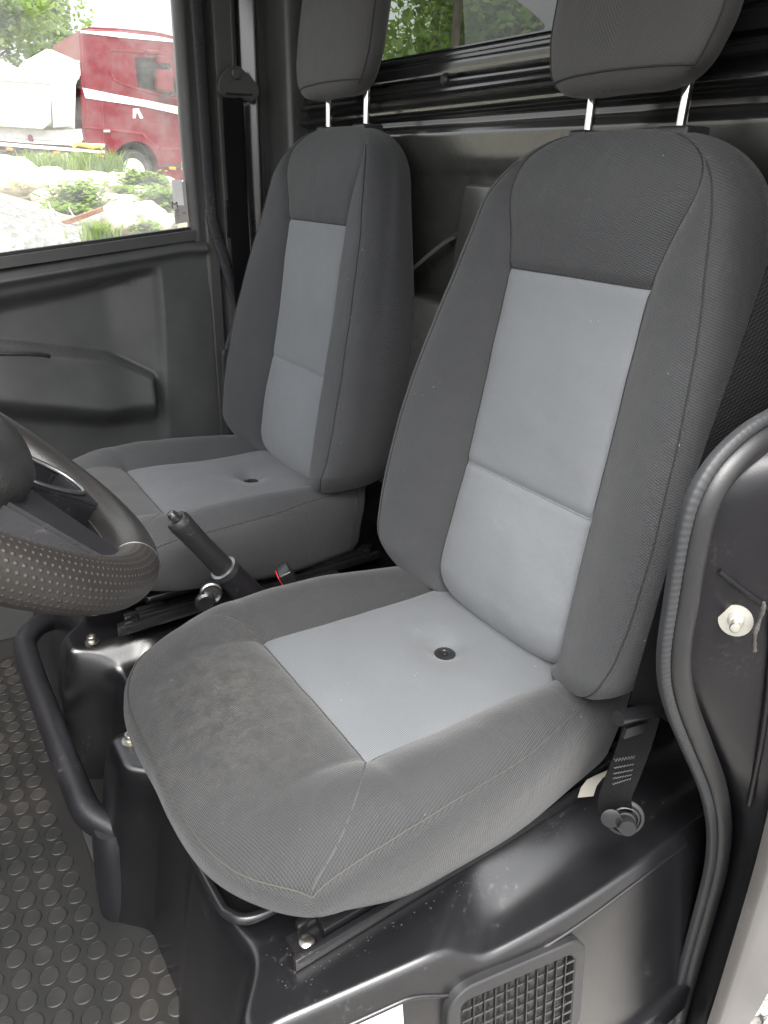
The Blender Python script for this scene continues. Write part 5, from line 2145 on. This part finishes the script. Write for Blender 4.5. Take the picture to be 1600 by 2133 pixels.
# raised emblem and marker lamps
slab('emblem', [(277, 227), (288, 226), (298, 246), (292, 247), (284, 230), (282, 246), (277, 246)], 'truck_white', body, YT + .016, YT + .002)
for (a_, b_) in ((18, 311), (115, 319), (207, 326), (356, 351)):
    slab('marker_lamp', [(a_ - 6, b_ - 4), (a_ + 8, b_ - 3), (a_ + 8, b_ + 3), (a_ - 6, b_ + 2)], 'amber', truck, YT + .09, YT + .03, .01)
slab('marker_lamp', [(376, 335), (386, 336), (386, 356), (376, 354)], 'truck_yellow', truck, YT + .09, YT + .03, .01)


def wheel(px, py, rr2, name='wheel'):
    x, z = T2(px, py)
    c_ = Vector((x, YT, z)) + TO
    mt_ = Matrix.Translation(c_) @ Matrix.Rotation(R_(-90), 4, 'X')
    w_ = lathe(name, [(rr2 * .58, -.34), (rr2 * .92, -.34), (rr2, -.29), (rr2, -.08), (rr2 * .95, -.03), (rr2 * .80, 0), (rr2 * .60, -.02), (rr2 * .58, -.10)], 'truck_black', truck, 48, mt_)
    lathe('wheel_rim', [(rr2 * .57, -.06), (rr2 * .55, -.02), (rr2 * .50, -.04), (rr2 * .45, -.12), (rr2 * .30, -.13), (rr2 * .26, -.03), (rr2 * .14, .0), (rr2 * .01, .0)], 'truck_white', w_, 48, mt_)
    return w_


rwh = abs(T2(318, 352)[0] - T2(239, 352)[0]) / 2
wheel(280, 354, rwh)
wheel(55, 350, rwh * .98)
wheel(-60, 345, rwh * .98)
# chassis and side rails
slab('chassis', [(-260, 275), (222, 305), (222, 322), (-260, 296)], 'truck_darkred', truck, YT - .5, YT - 1.9)
slab('side_rail', [(-260, 276), (218, 314), (218, 320), (-260, 284)], 'truck_white', truck, YT + .05, YT - .05)
slab('lower_rail', [(-260, 262), (60, 292), (218, 300), (218, 306), (60, 298), (-260, 270)], 'truck_white', truck, YT + .02, YT - .1)
slab('air_tank', [(148, 312), (178, 313), (180, 346), (150, 346)], 'truck_white', truck, YT - .1, YT - .5, .08)
slab('fuel_tank', [(196, 312), (216, 313), (216, 350), (196, 350)], 'truck_grey', truck, YT - .1, YT - .6, .05)
tube('air_hose', [Vector((*(lambda q: (q[0], YT + .06, q[1]))(T2(x, y)),)) + TO for x, y in ((150, 306), (160, 300), (175, 303), (190, 307), (205, 304), (212, 308))], .035, 'truck_yellow', truck, 10)
slab('hub_guard', [(112, 330), (125, 324), (138, 330), (150, 345), (150, 360), (120, 362)], 'rust', truck, YT - .2, YT - .5, .04)
slab('strut', [(136, 318), (141, 318), (144, 362), (139, 362)], 'truck_white', truck, YT + .02, YT - .06)
# tipper body: sloped top, side tray and grey front section
slab('tipper_body', [(-280, 60), (0, 122), (50, 146), (75, 142), (95, 102), (104, 100), (168, 128), (171, 160), (160, 170), (158, 272), (104, 262), (96, 262), (60, 262), (-280, 230)], 'truck_white', truck, YT - .05, YT - 2.35, .03)
slab('tipper_tray', [(-280, 150), (104, 172), (104, 255), (88, 269), (-280, 245)], 'truck_white', truck, YT + .12, YT - .04, .02)
slab('tray_lip', [(-280, 145), (105, 170), (105, 176), (-280, 152)], 'truck_grey', truck, YT + .16, YT + .122)
slab('front_section', [(106, 210), (156, 218), (150, 262), (110, 266)], 'truck_grey', truck, YT + .05, YT - .04)
slab('top_slot', [(103, 113), (167, 126), (167, 131), (103, 119)], 'truck_grey', truck, YT - .03, YT - .049)
slab('lower_panel', [(-280, 248), (90, 272), (170, 268), (174, 290), (170, 296), (60, 290), (-280, 264)], 'truck_grey', truck, YT - .0, YT - .04)
slab('hinge_block', [(58, 281), (66, 281), (70, 296), (58, 294)], 'truck_red', truck, YT + .06, YT - .02, .01)


# ---- trees
def tree(loc, h, rad, label, grp, n_leaf=5000, trunk=.12, mat='leaf', leafs=.10, crown0=.3, seed=1):
    r2 = random.Random(seed)
    tr_ = thing('tree', label, 'tree', loc, grp)
    parts_ = []
    pts = [Vector((0, 0, -.3))]
    for k in range(1, 8):
        pts.append(Vector((r2.gauss(0, .05 * h / 8), r2.gauss(0, .05 * h / 8), h * .8 * k / 7)) + Vector((pts[-1].x * .6, pts[-1].y * .6, 0)))
    parts_.append(tube_vf(spline(pts, 3), [trunk * (1 - .8 * k / 21) for k in range(22)], 8))
    cl = []
    for k in range(34):
        z0_ = h * r2.uniform(crown0 * .8, .8)
        a = r2.uniform(0, 2 * math.pi)
        ln = rad * r2.uniform(.45, 1.) * (1 - .45 * (z0_ / h))
        e_ = Vector((math.cos(a) * ln, math.sin(a) * ln, z0_ + ln * r2.uniform(.1, .6)))
        s_ = Vector((0, 0, z0_))
        mid_ = (s_ + e_) / 2 + Vector((0, 0, .1 * ln))
        parts_.append(tube_vf(spline([s_, mid_, e_], 3), [trunk * .35 * (1 - .8 * q / 6) for q in range(7)], 5))
        cl.append((e_, rad * r2.uniform(.2, .42)))
        cl.append((mid_, rad * r2.uniform(.12, .28)))
    Vt, Ft = merge(parts_)
    mesh('trunk', Vt, Ft, 'bark', tr_, True, 60)
    V_, F_ = [], []
    for i in range(n_leaf):
        c_, rr3 = cl[r2.randrange(len(cl))]
        d = Vector((r2.gauss(0, 1), r2.gauss(0, 1), r2.gauss(0, .8)))
        d = d.normalized() * rr3 * (r2.random() ** .45)
        p = c_ + d
        s_ = leafs * r2.uniform(.5, 1.2)
        u_ = Vector((r2.gauss(0, 1), r2.gauss(0, 1), r2.gauss(0, .6))).normalized() * s_
        v__ = u_.cross(Vector((r2.gauss(0, 1), r2.gauss(0, 1), r2.gauss(0, 1)))).normalized() * s_ * .55
        b0 = len(V_)
        V_ += [p - u_, p + v__, p + u_, p - v__]
        F_.append((b0, b0 + 1, b0 + 2, b0 + 3))
    mesh('crown', V_, F_, mat, tr_, False)
    return tr_


def far_xy(px, py, dist):
    d = RM.T @ np.array([(px - 800) / FPX, -(py - 1066.5) / FPX, 1.])
    d = d / math.hypot(d[0], d[1])
    p = CAM + d * dist
    return p


# behind the truck (seen through the side window)
for k, (px, dist, h, rad, lab) in enumerate(((20, 34, 8.2, 3.4, 'pale leafy tree above the left end of the tipper'), (125, 38, 7.6, 2.8, 'paler tree between the tipper and the red cab'), (-160, 36, 11., 4.2, 'tree outside the left edge of the side window'))):
    p = far_xy(px, 360, dist)
    tree((p[0], p[1], float(terrain_z(np.array(p[0]), np.array(p[1])))), h, rad, lab, 'trees behind the lorry', 6500, .16, 'leaf_light', .16, .2, 20 + k)
# behind the vehicle (seen through the rear window)
for k, (px, dist, h, rad, mt_, lab) in enumerate(((945, 13., 9.5, 1.6, 'leaf', 'slender dark trunked tree at the left of the rear window'), (1040, 17., 9., 3.2, 'leaf', 'dense dark green tree in the middle of the rear window'), (900, 22, 8.5, 3.4, 'leaf_light', 'bright green tree behind the slender one'), (1110, 20., 8., 3.3, 'leaf_light', 'light green tree at the right of the rear window'), (1010, 26., 8., 3.6, 'leaf_light', 'farthest tree filling the gap in the rear window'), (1200, 19., 9., 3.5, 'leaf', 'tree hidden behind the near headrest'))):
    p = far_xy(px, 300, dist)
    tree((p[0], p[1], ZG), h, rad, lab, 'trees behind the vehicle', 7000 if k else 1500, .13 if k else .10, mt_, .13, .06 if k != 0 else .5, 40 + k)
p = far_xy(1022, 300, 9.)
tag(tube('wooden_post', [(p[0], p[1], ZG - .1), (p[0], p[1], .98)], .035, 'boulder', None, 10), 'thin pale post standing in front of the dark green tree', 'post')

print('objects', len(bpy.data.objects), 'verts', sum(len(o.data.vertices) for o in bpy.data.objects if o.type == 'MESH'))
